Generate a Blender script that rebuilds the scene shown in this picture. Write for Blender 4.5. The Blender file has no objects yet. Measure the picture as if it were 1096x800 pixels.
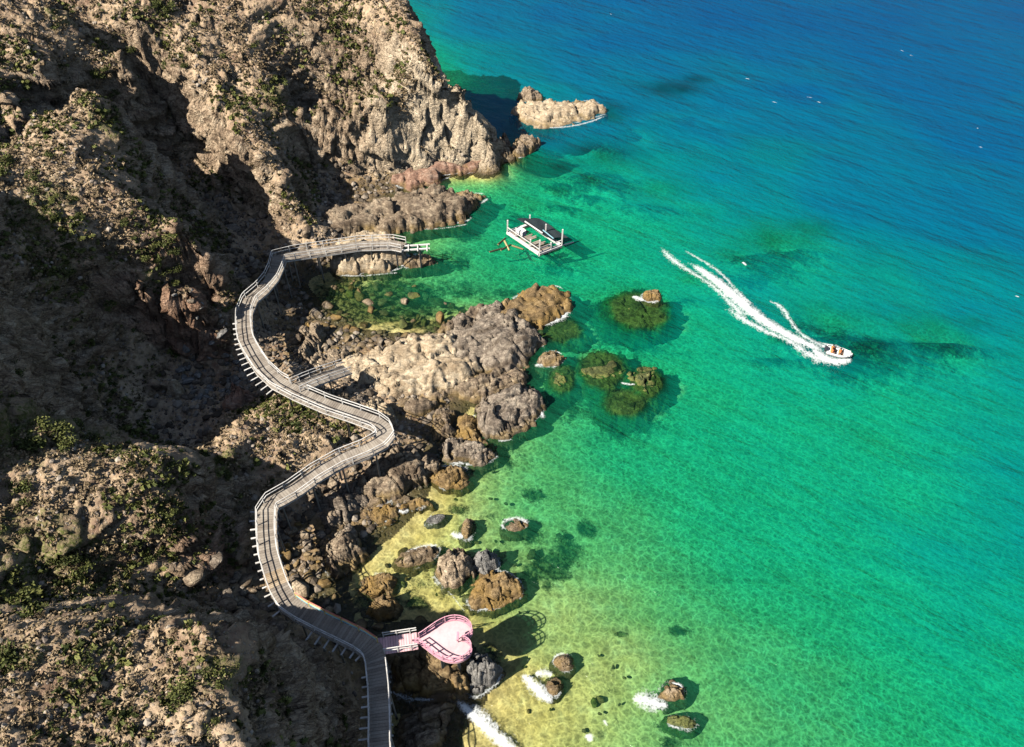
import bpy, math, random
import numpy as np
from mathutils import Vector, Matrix
random.seed(7); RNG = np.random.default_rng(7)
C = bpy.context.scene.collection
FPX, CH, PITCH = 900.0, 82.0, math.radians(48)
CP, SP = math.cos(PITCH), math.sin(PITCH)

# ---------------------------------------------------------------- picture point -> place
def W(u, v, h=0.0):
    dx = (u-548)/FPX; s = (400-v)/FPX
    dy = CP+SP*s; dz = -(SP-CP*s)
    t = (CH-h)/(-dz)
    return (dx*t, dy*t, h)

# ---------------------------------------------------------------- noise
_p = np.random.default_rng(11).permutation(256); _p = np.concatenate([_p, _p, _p])
_a = np.linspace(0, 2*np.pi, 256, endpoint=False)
_g2 = np.stack([np.cos(_a*37), np.sin(_a*37)], 1)
_g3 = np.random.default_rng(5).normal(size=(256, 3)); _g3 /= np.linalg.norm(_g3, axis=1)[:, None]
def perlin(x, y):
    xi = np.floor(x).astype(int); yi = np.floor(y).astype(int); fx = x-xi; fy = y-yi
    u = fx*fx*fx*(fx*(fx*6-15)+10); v = fy*fy*fy*(fy*(fy*6-15)+10)
    def g(i, j, a, b):
        k = _p[_p[i & 255]+(j & 255)]; return _g2[k, 0]*a+_g2[k, 1]*b
    n0 = g(xi, yi, fx, fy)*(1-u)+g(xi+1, yi, fx-1, fy)*u
    n1 = g(xi, yi+1, fx, fy-1)*(1-u)+g(xi+1, yi+1, fx-1, fy-1)*u
    return (n0*(1-v)+n1*v)*1.5
def perlin3(x, y, z):
    xi, yi, zi = [np.floor(q).astype(int) for q in (x, y, z)]
    fx, fy, fz = x-xi, y-yi, z-zi
    u, v, w = [f*f*f*(f*(f*6-15)+10) for f in (fx, fy, fz)]
    def g(i, j, k, a, b, c):
        q = _g3[_p[_p[_p[i & 255]+(j & 255)]+(k & 255)]]; return q[..., 0]*a+q[..., 1]*b+q[..., 2]*c
    r = 0
    for k in (0, 1):
        a = g(xi, yi, zi+k, fx, fy, fz-k)*(1-u)+g(xi+1, yi, zi+k, fx-1, fy, fz-k)*u
        b = g(xi, yi+1, zi+k, fx, fy-1, fz-k)*(1-u)+g(xi+1, yi+1, zi+k, fx-1, fy-1, fz-k)*u
        r = r+(a*(1-v)+b*v)*(w if k else 1-w)
    return r*1.5
def fbm(x, y, o=4, gain=.5):
    r = 0; a = 1; t = 0
    for i in range(o):
        r = r+a*perlin(x*2**i+i*17.3, y*2**i-i*9.1); t += a; a *= gain
    return r/t
def fbm3(x, y, z, o=3, gain=.5):
    r = 0; a = 1; t = 0
    for i in range(o):
        r = r+a*perlin3(x*2**i+i*7.3, y*2**i-i*9.1, z*2**i+i*3.7); t += a; a *= gain
    return r/t
def ridged(x, y, o=4):
    r = 0; a = 1; t = 0
    for i in range(o):
        r = r+a*(1-2*np.abs(perlin(x*2**i+i*31.3, y*2**i+i*4.1))); t += a; a *= .5
    return r/t
def worley(x, y, seed=0):
    xi = np.floor(x).astype(int); yi = np.floor(y).astype(int)
    f1 = np.full(x.shape, 9.); f2 = np.full(x.shape, 9.); idv = np.zeros(x.shape)
    for i in (-1, 0, 1):
        for j in (-1, 0, 1):
            k = _p[_p[(xi+i+seed) & 255]+((yi+j) & 255)]
            px = xi+i+(_p[k]/255.); py = yi+j+(_p[k+77]/255.)
            d = np.hypot(px-x, py-y)
            m = d < f1
            f2 = np.where(m, f1, np.minimum(f2, d)); idv = np.where(m, k/255., idv); f1 = np.where(m, d, f1)
    return f1, f2, idv
def facet(x, y, seed=0, tilt=.8, off=.5):
    """broken rock: every cell is a flat tilted face at its own height"""
    xi = np.floor(x).astype(int); yi = np.floor(y).astype(int)
    f1 = np.full(x.shape, 9.); f2 = np.full(x.shape, 9.); h = np.zeros(x.shape)
    for i in (-1, 0, 1):
        for j in (-1, 0, 1):
            k = _p[_p[(xi+i+seed) & 255]+((yi+j) & 255)]
            px = xi+i+(_p[k]/255.); py = yi+j+(_p[k+77]/255.)
            d = np.hypot(px-x, py-y); m = d < f1
            hk = (_p[k+31]/255.-.5)*off+((_p[k+51]/255.-.5)*(x-px)+(_p[k+91]/255.-.5)*(y-py))*tilt*2
            f2 = np.where(m, f1, np.minimum(f2, d)); h = np.where(m, hk, h); f1 = np.where(m, d, f1)
    return h, np.minimum(f2-f1, .12)/.12
def joint(a, b, seed=0, tilt=.7, off=1.0, g=.09):
    """jointed beds: rows of long blocks, every block a flat tilted slab with crevices between"""
    r = np.floor(b).astype(int); fb = b-r
    hr = _p[(r+seed*7) & 255]/255.
    aa = a*(.75+.5*hr)+hr*9.7; c = np.floor(aa).astype(int); fa = aa-c
    k = _p[_p[(c+seed*3) & 255]+((r+seed) & 255)]
    h = (_p[k+11]/255.-.5)*off+((_p[k+43]/255.-.5)*(fa-.5)+(_p[k+87]/255.-.35)*(fb-.5))*tilt*1.6
    e = np.minimum(np.minimum(fb, 1-fb)/g, np.minimum(fa, 1-fa)/(g*.7))
    return h, np.clip(e, 0, 1)
def saw(q, k=.84):
    f = q-np.floor(q); return np.where(f < k, f/k, (1-f)/(1-k))-.5
def sstep(a, b, x):
    t = np.clip((x-a)/(b-a), 0, 1); return t*t*(3-2*t)

# ---------------------------------------------------------------- the land and the sea bed, one height function
CTRL = []
HS = .80
def WS(u, v, h): return W(u, v, h*HS if h > 1 else h)
def cl(pts, step=3.0):
    w = [WS(*p) for p in pts]
    for a, b in zip(w[:-1], w[1:]):
        n = max(1, int(math.dist(a[:2], b[:2])/step))
        for k in range(n):
            t = k/n; CTRL.append(tuple(a[i]*(1-t)+b[i]*t for i in range(3)))
    CTRL.append(w[-1])
def cpts(pts):
    for p in pts: CTRL.append(WS(*p))
# ridge A (nearest, lower left)
cl([(-60,700,27),(0,690,26),(60,672,25.5),(120,668,24),(180,670,24),(225,672,23.5),(262,682,21.5),(290,700,18),(320,722,13),(350,750,7.5)])
cpts([(0,800,27),(60,800,25.5),(130,800,24),(200,800,24),(260,800,21.5),(305,800,17),(350,800,8),
      (0,745,27),(60,735,25.5),(130,735,24),(200,735,24),(250,745,21.5),(292,755,17),
      (345,715,4.5),(368,740,2.5),(380,770,1.8),(388,800,1.2)])
# gully between A and B
cl([(-60,630,22),(0,625,18),(60,622,14.5),(120,625,11.5),(180,632,8),(230,645,4),(262,650,2),(300,668,.8),(350,690,.3)])
cl([(-60,600,23),(0,592,20),(60,590,18),(120,596,14),(170,600,10.5),(210,610,6),(250,612,3.5),(270,610,2)])
# ridge B
cl([(-60,455,30),(0,440,24),(25,445,23),(60,468,21),(100,486,20.5),(140,494,19.5),(180,501,18),(212,500,16),(242,482,11.5),(280,452,7.5)])
cpts([(0,540,21),(60,540,20),(120,548,17.5),(160,560,16),(190,574,14),(225,590,9),(262,596,5),
      (0,490,22.5),(60,500,21),(120,515,18),(170,530,17),(196,532,15.5),(215,545,10.5),(240,540,8),(265,560,3.5)])
# knob at the end of ridge B
cl([(280,452,7.5),(310,446,6.5),(345,452,5.8),(385,462,4),(405,470,3.2)])
cpts([(240,500,8),(280,500,6.5),(320,495,5.2),(360,485,4),(300,525,4),(265,530,4.6),(330,515,3.2),(395,485,2),
      (350,520,1.5),(380,510,1.2),(300,550,1.5),(290,585,.9),(290,620,.9),(330,560,.8),(330,600,.4),(300,650,.6)])
# the shaded bowl between B and C
cl([(-60,350,36),(-30,330,33),(0,320,28),(12,350,25.5),(14,385,24)])
cpts([(50,440,13),(90,455,9),(130,470,6.5),(170,478,4.5),(205,485,3.5),
      (45,380,17),(85,400,12),(125,420,7.5),(165,420,4.2),(200,420,2.8),(235,420,2),(200,450,3),(235,450,3.5),
      (30,310,23),(60,320,20),(90,330,17),(120,345,12),(150,350,9),(185,378,3.6),(215,385,2.4),(245,390,1.8),(265,425,3)])
# ridge C
cl([(-60,215,36),(0,200,30),(50,190,28),(100,200,26.5),(145,212,25.5),(183,228,24),(204,248,21),(222,285,9)])
cpts([(20,250,26),(60,262,24),(100,275,22),(140,285,20.5),(172,292,19.5),(198,300,17.5),(215,318,9),
      (110,312,17),(150,325,12),(185,345,8),(212,340,6),(235,345,2.2),(242,310,1.6),(250,285,1.6)])
# gully between C and D
cl([(-60,165,32),(0,162,27),(60,176,18),(110,186,11.5),(150,194,7.5),(195,208,5),(235,235,3.5),(265,255,2)])
cpts([(0,122,28),(50,156,23),(95,170,17),(130,168,14),(170,175,8.5),(210,190,6)])
# ridge D and its slope
cl([(-60,70,37),(0,95,32),(50,132,30),(95,150,28),(128,140,27)])
cpts([(0,40,35),(40,60,33.5),(80,90,31.5),(118,105,29.5),(0,0,38),(60,8,35),(125,45,30.5)])
# gully inside D
cl([(75,18,31),(120,55,26),(155,95,18),(180,130,11.5),(215,165,7),(250,205,3.6),(285,240,1.6)])
# spur with lit rocks
cl([(140,20,31),(180,60,25.5),(205,90,21.5),(225,112,20),(250,135,18),(275,162,16),(300,188,13),(322,216,8),(330,232,3)])
# headland E
cl([(140,-40,38),(250,-30,33),(340,-20,28.5),(400,-6,26),(434,2,25)],2.5)
SIL = [(434,2,25),(447,30,23),(456,58,21),(464,75,19.5),(488,81,18),(504,97,15.5),(516,120,12),(526,142,7.5),(532,158,2.5)]
cl(SIL,1.2)
SD = [tuple(a[i]+(b[i]-a[i])*t/4 for i in range(3)) for a, b in zip(SIL[:-1], SIL[1:]) for t in range(4)]
for p in SD:
    q = WS(*p); CTRL.append((q[0]+2.6, q[1]+1.6, q[2]*.45)); CTRL.append((q[0]+5.5, q[1]+3.5, -3.5)); CTRL.append((q[0]+10, q[1]+6, -7.5))
cpts([(200,10,29.5),(260,20,27.5),(330,20,25),(390,30,23),(240,70,22),(300,80,20.5),(350,90,19),(400,80,19.5),(440,70,20)])
cl([(262,105,18),(300,112,16.5),(340,112,15.5),(380,106,15.5),(415,112,15),(428,130,11),(430,160,5),(431,185,1.2)],2)
cl([(320,150,6),(345,150,5),(375,152,4),(405,158,2.4)],2)
cpts([(335,185,1.5),(360,190,1),(390,190,.5),(414,190,.2),(345,130,10),(380,128,9.5),(410,138,7)])
cl([(360,215,.6),(395,208,.3),(425,202,.1)],2)
cpts([(440,180,1.2),(470,175,1.3),(505,168,1.2),(450,150,6.5),(485,145,6.5),(508,148,4.5),(455,115,12.5),(490,115,11.5),(470,92,16)])
cl([(430,193,.2),(465,190,0),(500,182,0),(532,166,-.1)],2)
# cove and strand below the boardwalk
cpts([(300,262,1),(270,280,1.2),(300,290,.3),(330,285,-.2),(290,320,.6),(320,320,0),(280,350,1.2),(310,350,.6),(270,390,1.8),
      (300,385,.8),(340,350,.1),(370,360,-.1),(330,385,.7),(350,400,.9),(400,390,1.2),(450,395,1.2),(500,380,.6),(545,360,-.5),
      (400,430,1.2),(440,420,.8),(480,415,.2),(430,450,.6),(440,480,.3),(420,500,.5),(390,530,.6),(430,520,.2),(370,560,.3),(350,590,.1),
      (400,545,.0),(345,630,-.2),(330,650,.0),(370,650,-.3),(420,700,.3),(450,720,.8),(490,730,.3),(400,740,-.4),(430,790,-.4),(410,800,-.4)])
# sea bed
cpts([(430,225,-1.2),(450,195,-.8),(540,190,-2.6),(480,262,-2.0),(440,300,-1.7),(400,310,-1.2),(470,330,-2.0),(415,345,-.9),(370,305,-.8),(560,290,-3.6),(640,200,-5.2),(620,300,-3.6),(540,240,-3.5),
      (620,380,-3.2),(600,450,-2.8),(540,500,-1.6),(500,540,-1.1),(480,580,-.9),(430,575,-.5),(420,612,-.7),(460,640,-.8),(560,600,-1.5),(520,660,-1.1),(560,700,-1.0),(520,770,-.6),
      (620,760,-1.1),(700,700,-1.7),(690,600,-2.5),(700,500,-3.4),(780,780,-1.9),(800,650,-3.0),(850,500,-4.6),(950,780,-3.2),(1096,800,-4),(1096,600,-5.5),
      (900,350,-5.5),(750,250,-6.2),(700,150,-8.8),(560,50,-12.5),(590,90,-9.5),(540,100,-7),(520,60,-9),(490,30,-12),(470,5,-13),(560,150,-6),(900,200,-9.5),(1096,350,-8.6),(1096,200,-11.5),(800,50,-15),(1096,0,-17),(520,-20,-14),(450,-60,-14),
      (1000,480,-5.4),(640,700,-1.3),(960,650,-4)])
for a in [(-48,20,47),(-60,17,62),(-76,11,75),(-46,34,28),(-60,33,36),(-48,8,40),(-62,66,48),(-76,58,50),(-90,20,60),(-90,55,44),(-95,95,52),(-90,130,56),(-130,60,62),(-60,0,27),(-30,4,21),(-12,10,6),(-8,0,3),(-2,8,-.6),(-5,-30,1),(6,-30,-1),(-40,-40,28),(-80,-60,40),  # includes unseen left ridge crests, raised to cast shade into the gullies
          (-75,30,31),(-70,140,48),(-40,140,33),(-24,142,16),(-14,140,0),(-27,165,0),(-40,165,14),(-14,165,-8),(-18,182,-9),(-24,205,-10),(-60,170,36),(-68,230,20),(-50,230,0),(-90,260,50),(-15,185,-8),
          (60,0,-6),(160,0,-12),(160,120,-18),(100,-60,-9),(60,260,-18),(200,260,-22),(-150,-60,60),(-160,150,70),(-160,260,70),(10,-60,-1),(20,10,-1.3),(-75,75,40),(-72,108,44)]:
    CTRL.append((a[0], a[1], a[2]*(.58 if a[2] > 0 else 1)))
CT = np.array(CTRL, float)
_, _ui = np.unique(np.round(CT[:, :2], 1), axis=0, return_index=True); CT = CT[np.sort(_ui)]
K = np.hypot(CT[:, None, 0]-CT[None, :, 0], CT[:, None, 1]-CT[None, :, 1])
n_ = len(CT)
A_ = np.zeros((n_+3, n_+3)); A_[:n_, :n_] = K-np.eye(n_)*.35
P_ = np.c_[np.ones(n_), CT[:, :2]]; A_[:n_, n_:] = P_; A_[n_:, :n_] = P_.T
SOL = np.linalg.solve(A_, np.r_[CT[:, 2], 0, 0, 0])
def base_h(x, y):
    sh = x.shape; x = x.ravel(); y = y.ravel(); out = np.empty(x.size)
    for i in range(0, x.size, 20000):
        a = x[i:i+20000]; b = y[i:i+20000]
        r = np.hypot(a[:, None]-CT[None, :, 0], b[:, None]-CT[None, :, 1])
        out[i:i+20000] = r@SOL[:n_]+SOL[n_]+SOL[n_+1]*a+SOL[n_+2]*b
    f = np.clip((np.hypot(x-0, y-80)-250)/200, 0, 1)
    far = np.where(x < -60-0.1*y, 55., -22.)
    out = out*(1-f)+far*f
    return np.clip(out, -24, 72).reshape(sh)
def land_h(x, y, b=None, steep=None):
    b = base_h(x, y) if b is None else b
    m = sstep(-.6, 4.5, b)
    wx = x+3*fbm(x*.06+3, y*.06, 2); wy = y+3*fbm(x*.06+9, y*.06+5, 2)
    big = ridged(wx*.055+2, wy*.075, 4)*2.3-0.7
    ca, sa = math.cos(.5), math.sin(.5)
    st = ridged((wx*ca+wy*sa)*.11, (-wx*sa+wy*ca)*.42, 4)*1.1
    mid = fbm(x*.33, y*.33, 4)*1.3
    f1, f2, _ = worley(wx*.42, wy*.42, 3)
    blk = (f2-f1)*.75-.2
    fa, ea = facet(wx*.3+wy*.1, wy*.55-wx*.2, 21, 1.0, .9); fb, eb = facet(x*.9+y*.3, y*1.5-x*.5, 23, .9, .8)
    blk = blk*.3+fa*1.3+(ea-1)*.25+fb*.45+(eb-1)*.1
    f1b, f2b, _ = worley(x*1.25, y*1.25, 9)
    lum = (.55-f1b)*.38+fbm(x*1.6, y*1.6, 3)*.3
    gr = 1 if steep is None else 1-.88*sstep(.4, 1.15, steep)
    for (u_, v_, h_, r_) in ((468, 115, 9, 12), (490, 145, 5, 7), (180, 322, 8, 6), (205, 310, 9, 5)):
        c_ = W(u_, v_, h_); qd = np.exp(-(((x-c_[0])**2+(y-c_[1])**2)/r_**2)**2); gr = gr*(1-.9*qd); big = big*(1-.7*qd); lum = lum*(1-.6*qd)
    rk = .35+.65*sstep(.25, .7, steep)+.5*sstep(.2, .5, fbm(x*.05+7, y*.05+1, 3)) if steep is not None else 1
    big = big if steep is None else big*(1-.75*sstep(.6, 1.3, steep))
    h = b+m*(big*.55+(st*.6+mid*.6+blk*.8)*gr*rk)+sstep(-.3, 1.2, b)*lum*gr*.9
    h += (1-m)*sstep(-3, .5, b)*(fbm(x*.5, y*.5, 3)*.35)
    dune = fbm(x*.12, y*.12, 3)*.5*sstep(0, -4, b)
    return h+dune

def axis(lo, hi, st, far):
    a = list(np.arange(lo, hi, st)); s = st; q = lo; L = []
    while q > -far:
        s *= 1.22; q -= s; L.append(q)
    s = st; q = a[-1]; R = []
    while q < far:
        s *= 1.22; q += s; R.append(q)
    return np.array(L[::-1]+a+R)

# ---------------------------------------------------------------- mesh helpers
def mesh_from(name, co, faces, mat=None, parent=None, smooth=True, attrs=None, link=True):
    me = bpy.data.meshes.new(name)
    co = np.asarray(co, np.float32); faces = np.asarray(faces, np.int32)
    me.vertices.add(len(co)); me.vertices.foreach_set('co', co.ravel())
    nf, k = faces.shape
    me.loops.add(nf*k); me.loops.foreach_set('vertex_index', faces.ravel())
    me.polygons.add(nf); me.polygons.foreach_set('loop_start', np.arange(0, nf*k, k, dtype=np.int32))
    try: me.polygons.foreach_set('loop_total', np.full(nf, k, np.int32))
    except Exception: pass
    me.polygons.foreach_set('use_smooth', np.full(nf, smooth))
    me.update(calc_edges=True)
    for nm, val in (attrs or {}).items():
        val = np.asarray(val, np.float32)
        if val.ndim == 1:
            at = me.attributes.new(nm, 'FLOAT', 'POINT'); at.data.foreach_set('value', val)
        else:
            at = me.attributes.new(nm, 'FLOAT_COLOR', 'POINT'); at.data.foreach_set('color', val.ravel())
    if mat: me.materials.append(mat)
    o = bpy.data.objects.new(name, me)
    if link: C.objects.link(o)
    if parent: o.parent = parent
    return o
def grid_faces(nx, ny):
    i = np.arange(nx*ny).reshape(ny, nx)
    return np.stack([i[:-1, :-1], i[:-1, 1:], i[1:, 1:], i[1:, :-1]], -1).reshape(-1, 4)
def compact(co, faces, attrs):
    u, inv = np.unique(faces, return_inverse=True)
    return co[u], inv.reshape(faces.shape), {k: v[u] for k, v in attrs.items()}
def tag(o, label=None, cat=None, group=None, kind=None):
    if label: o['label'] = label
    if cat: o['category'] = cat
    if group: o['group'] = group
    if kind: o['kind'] = kind
    return o
def empty(name, loc=(0, 0, 0), rz=0.0):
    o = bpy.data.objects.new(name, None); C.objects.link(o); o.location = loc; o.rotation_euler = (0, 0, rz); o.empty_display_size = .5
    return o
class MB:
    def __init__(s): s.v = []; s.f = []; s.c = []
    def hexa(s, pts, c=.5):
        n = len(s.v); s.v += [tuple(p) for p in pts]; s.c += [c]*8
        s.f += [[n+a for a in q] for q in ((0,3,2,1),(4,5,6,7),(0,1,5,4),(1,2,6,5),(2,3,7,6),(3,0,4,7))]
    def box(s, c, half, ax=(1,0,0), ay=(0,1,0), col=.5):
        c = Vector(c); ax = Vector(ax).normalized(); ay = Vector(ay).normalized(); az = ax.cross(ay).normalized()
        a, b, d = ax*half[0], ay*half[1], az*half[2]
        s.hexa([c-a-b-d, c+a-b-d, c+a+b-d, c-a+b-d, c-a-b+d, c+a-b+d, c+a+b+d, c-a+b+d], col)
    def bar(s, p, q, w, t=None, col=.5):
        p = Vector(p); q = Vector(q); d = q-p
        if d.length < 1e-5: return
        u = Vector((0, 0, 1)) if abs(d.normalized().z) < .95 else Vector((1, 0, 0))
        ay = u.cross(d).normalized()
        s.box((p+q)/2, (d.length/2, w/2, (t or w)/2), d, ay, col)
    def tube(s, p, q, r0, r1=None, n=6, col=.5):
        r1 = r0 if r1 is None else r1
        p = Vector(p); q = Vector(q); d = (q-p).normalized()
        u = Vector((0, 0, 1)) if abs(d.z) < .95 else Vector((1, 0, 0))
        a = u.cross(d).normalized(); b = d.cross(a)
        k0 = len(s.v)
        for c, r in ((p, r0), (q, r1)):
            for k in range(n):
                t = 2*math.pi*k/n; s.v.append(tuple(c+a*math.cos(t)*r+b*math.sin(t)*r)); s.c.append(col)
        for k in range(n):
            s.f.append([k0+k, k0+(k+1) % n, k0+n+(k+1) % n, k0+n+k])
        for base in (k0, k0+n):
            c = len(s.v); m = p if base == k0 else q; s.v.append(tuple(m)); s.c.append(col)
            for k in range(0, n, 1):
                s.f.append([base+k, base+(k+1) % n, c, c])
    def build(s, name, mat, parent=None, smooth=False):
        me = bpy.data.meshes.new(name)
        me.from_pydata(s.v, [], [list(dict.fromkeys(f)) for f in s.f]); me.update()
        at = me.attributes.new('tone', 'FLOAT', 'POINT'); at.data.foreach_set('value', np.array(s.c, np.float32))
        if smooth: me.polygons.foreach_set('use_smooth', [True]*len(me.polygons))
        me.materials.append(mat)
        o = bpy.data.objects.new(name, me); C.objects.link(o)
        if parent: o.parent = parent
        return o

# ---------------------------------------------------------------- materials
class NT:
    def __init__(s, name):
        s.m = bpy.data.materials.new(name); s.m.use_nodes = True; s.t = s.m.node_tree; s.t.nodes.clear()
        s.out = s.n('ShaderNodeOutputMaterial')
    def n(s, ty, **kw):
        nd = s.t.nodes.new(ty)
        for k, v in kw.items(): setattr(nd, k, v)
        return nd
    def l(s, a, b): s.t.links.new(a, b)
    def val(s, nd, key, v):
        if hasattr(v, 'links') or isinstance(v, bpy.types.NodeSocket): s.l(v, nd.inputs[key])
        else: nd.inputs[key].default_value = v
    def coord(s): return s.n('ShaderNodeNewGeometry').outputs['Position']
    def mapping(s, vec, scale=(1,1,1), rot=(0,0,0), loc=(0,0,0)):
        m = s.n('ShaderNodeMapping', vector_type='TEXTURE'); s.l(vec, m.inputs[0]); m.inputs['Scale'].default_value = tuple(1/q for q in scale); m.inputs['Rotation'].default_value = rot; m.inputs['Location'].default_value = loc
        return m.outputs[0]
    def noise(s, vec, scale, detail=4, rough=.55, dist=0):
        nd = s.n('ShaderNodeTexNoise'); s.l(vec, nd.inputs['Vector']); nd.inputs['Scale'].default_value = scale; nd.inputs['Detail'].default_value = detail
        nd.inputs['Roughness'].default_value = rough; nd.inputs['Distortion'].default_value = dist
        return nd.outputs['Fac']
    def voro(s, vec, scale, feat='F1', out='Distance', rnd=1.0):
        nd = s.n('ShaderNodeTexVoronoi', feature=feat); s.l(vec, nd.inputs['Vector']); nd.inputs['Scale'].default_value = scale
        nd.inputs['Randomness'].default_value = rnd
        return nd.outputs[out]
    def ramp(s, fac, stops, interp='LINEAR'):
        r = s.n('ShaderNodeValToRGB'); s.l(fac, r.inputs[0]); e = r.color_ramp.elements; r.color_ramp.interpolation = interp
        while len(e) < len(stops): e.new(.5)
        for k, (p, c) in enumerate(stops):
            e[k].position = p; e[k].color = (c, c, c, 1) if isinstance(c, (int, float)) else (*c, 1)
        return r.outputs[0]
    def math(s, op, a, b=0.0, clamp=False):
        m = s.n('ShaderNodeMath', operation=op, use_clamp=clamp); s.val(m, 0, a); s.val(m, 1, b); return m.outputs[0]
    def mix(s, f, a, b, mode='MIX'):
        m = s.n('ShaderNodeMix', data_type='RGBA', blend_type=mode)
        s.val(m, 0, f)
        for k, v in ((6, a), (7, b)):
            if isinstance(v, tuple): m.inputs[k].default_value = (*v, 1)
            else: s.l(v, m.inputs[k])
        return m.outputs[2]
    def attr(s, name, out='Fac'):
        a = s.n('ShaderNodeAttribute'); a.attribute_name = name; return a.outputs[out]
    def sep(s, v): 
        x = s.n('ShaderNodeSeparateXYZ'); s.l(v, x.inputs[0]); return x.outputs
    def remap(s, v, a, b, c=0., d=1., smooth=True):
        m = s.n('ShaderNodeMapRange'); m.interpolation_type = 'SMOOTHSTEP' if smooth else 'LINEAR'
        s.l(v, m.inputs[0]); 
        for k, q in zip((1, 2, 3, 4), (a, b, c, d)): m.inputs[k].default_value = q
        return m.outputs[0]
    def bump(s, h, strength, dist, normal=None):
        b = s.n('ShaderNodeBump'); s.l(h, b.inputs['Height']); b.inputs['Strength'].default_value = strength; b.inputs['Distance'].default_value = dist
        if normal: s.l(normal, b.inputs['Normal'])
        return b.outputs[0]
    def principled(s, col, rough=.8, normal=None, spec=.3):
        p = s.n('ShaderNodeBsdfPrincipled'); s.val(p, 'Base Color', (*col, 1) if isinstance(col, tuple) else col); s.val(p, 'Roughness', rough)
        p.inputs['Specular IOR Level'].default_value = spec
        if normal: s.l(normal, p.inputs['Normal'])
        s.l(p.outputs[0], s.out.inputs[0]); return p

def rock_mat(name, dark, mid, light, algae=(.17,.115,.04), algae_h=1.0, wet_h=.5, strata=.6, rot=(.5,.25,.4), dirt=None):
    m = NT(name); pos = m.coord()
    st = m.mapping(pos, (.35, 1.3, 2.2), rot)
    a = m.noise(st, 1.1, 5, .62, .4); b = m.noise(pos, .35, 3, .5); c = m.noise(pos, 4.5, 4, .7)
    f = m.math('ADD', m.math('MULTIPLY', a, .6), m.math('ADD', m.math('MULTIPLY', b, .25), m.math('MULTIPLY', c, .3)))
    col = m.ramp(f, [(.40, dark), (.56, mid), (.70, light)])
    crk = m.remap(m.voro(m.mapping(pos, (.7, 1.2, 1.6), rot), 1.3, 'DISTANCE_TO_EDGE'), 0, .07, .35, 1)
    crk2 = m.remap(m.voro(st, 2.6, 'DISTANCE_TO_EDGE'), 0, .09, .6, 1)
    crk = m.math('MULTIPLY', crk, crk2)
    mm = m.n('ShaderNodeMix', data_type='RGBA', blend_type='MULTIPLY'); mm.inputs[0].default_value = .38
    m.l(col, mm.inputs[6]); m.l(crk, mm.inputs[7]); col = mm.outputs[2]
    blot = m.remap(m.noise(m.mapping(pos, (.5, 1.2, 1), (0, 0, .53)), .5, 5, .65, .6), .50, .66, 0, .72)
    col = m.mix(blot, col, m.mix(c, tuple(q*.55 for q in dark), (mid[0]*.75, mid[1]*.68, mid[2]*.6)))
    z = m.sep(pos)[2]; zz = m.math('ADD', z, m.math('MULTIPLY', m.math('SUBTRACT', m.noise(pos, .8, 3), .5), 1.6))
    if algae:
        al = m.remap(zz, algae_h, algae_h*.25-.1, 0, .8); 
        al = m.math('MULTIPLY', al, m.remap(m.noise(pos, .5, 3), .36, .6, .15, 1))
        col = m.mix(al, col, m.mix(c, algae, tuple(q*2.0 for q in algae)))
    wet = m.math('MULTIPLY', m.remap(zz, wet_h, wet_h-.45, 0, 1), m.remap(zz, -1.3, -.4, .25, 1))
    col = m.mix(m.math('MULTIPLY', wet, .55), col, tuple(q*.35 for q in mid))
    ro = m.math('SUBTRACT', .88, m.math('MULTIPLY', wet, .4))
    h = m.math('ADD', m.math('MULTIPLY', a, .35), m.math('ADD', m.math('MULTIPLY', c, .2), m.math('MULTIPLY', crk, .22)))
    n = m.bump(h, 1.0, strata*.7)
    m.principled(col, ro, n, .3)
    return m.m
M = {}
M['tan'] = rock_mat('tan_rock', (.13,.10,.07), (.34,.26,.18), (.60,.49,.35), strata=.5)
M['pale'] = rock_mat('pale_rock', (.24,.175,.115), (.48,.375,.25), (.68,.57,.41), strata=.4)
M['grey'] = rock_mat('grey_rock', (.06,.048,.038), (.235,.19,.148), (.47,.40,.31), strata=.5)
M['brown'] = rock_mat('brown_rock', (.06,.045,.033), (.22,.165,.115), (.46,.37,.26), strata=.45, algae_h=1.6)
M['ochre'] = rock_mat('ochre_rock', (.09,.06,.032), (.22,.15,.075), (.38,.28,.15), algae=(.19,.12,.035), algae_h=2.2, strata=.35)
M['red'] = rock_mat('reddish_rock', (.16,.09,.065), (.34,.2,.14), (.5,.36,.27), strata=.45)
M['slate'] = rock_mat('slate_rock', (.07,.07,.068), (.18,.175,.165), (.38,.36,.33), algae=None, strata=.35)
M['reef'] = rock_mat('reef_rock', (.015,.025,.012), (.05,.065,.025), (.22,.22,.08), algae=(.10,.11,.03), algae_h=.6, strata=.3, wet_h=-30)

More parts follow.
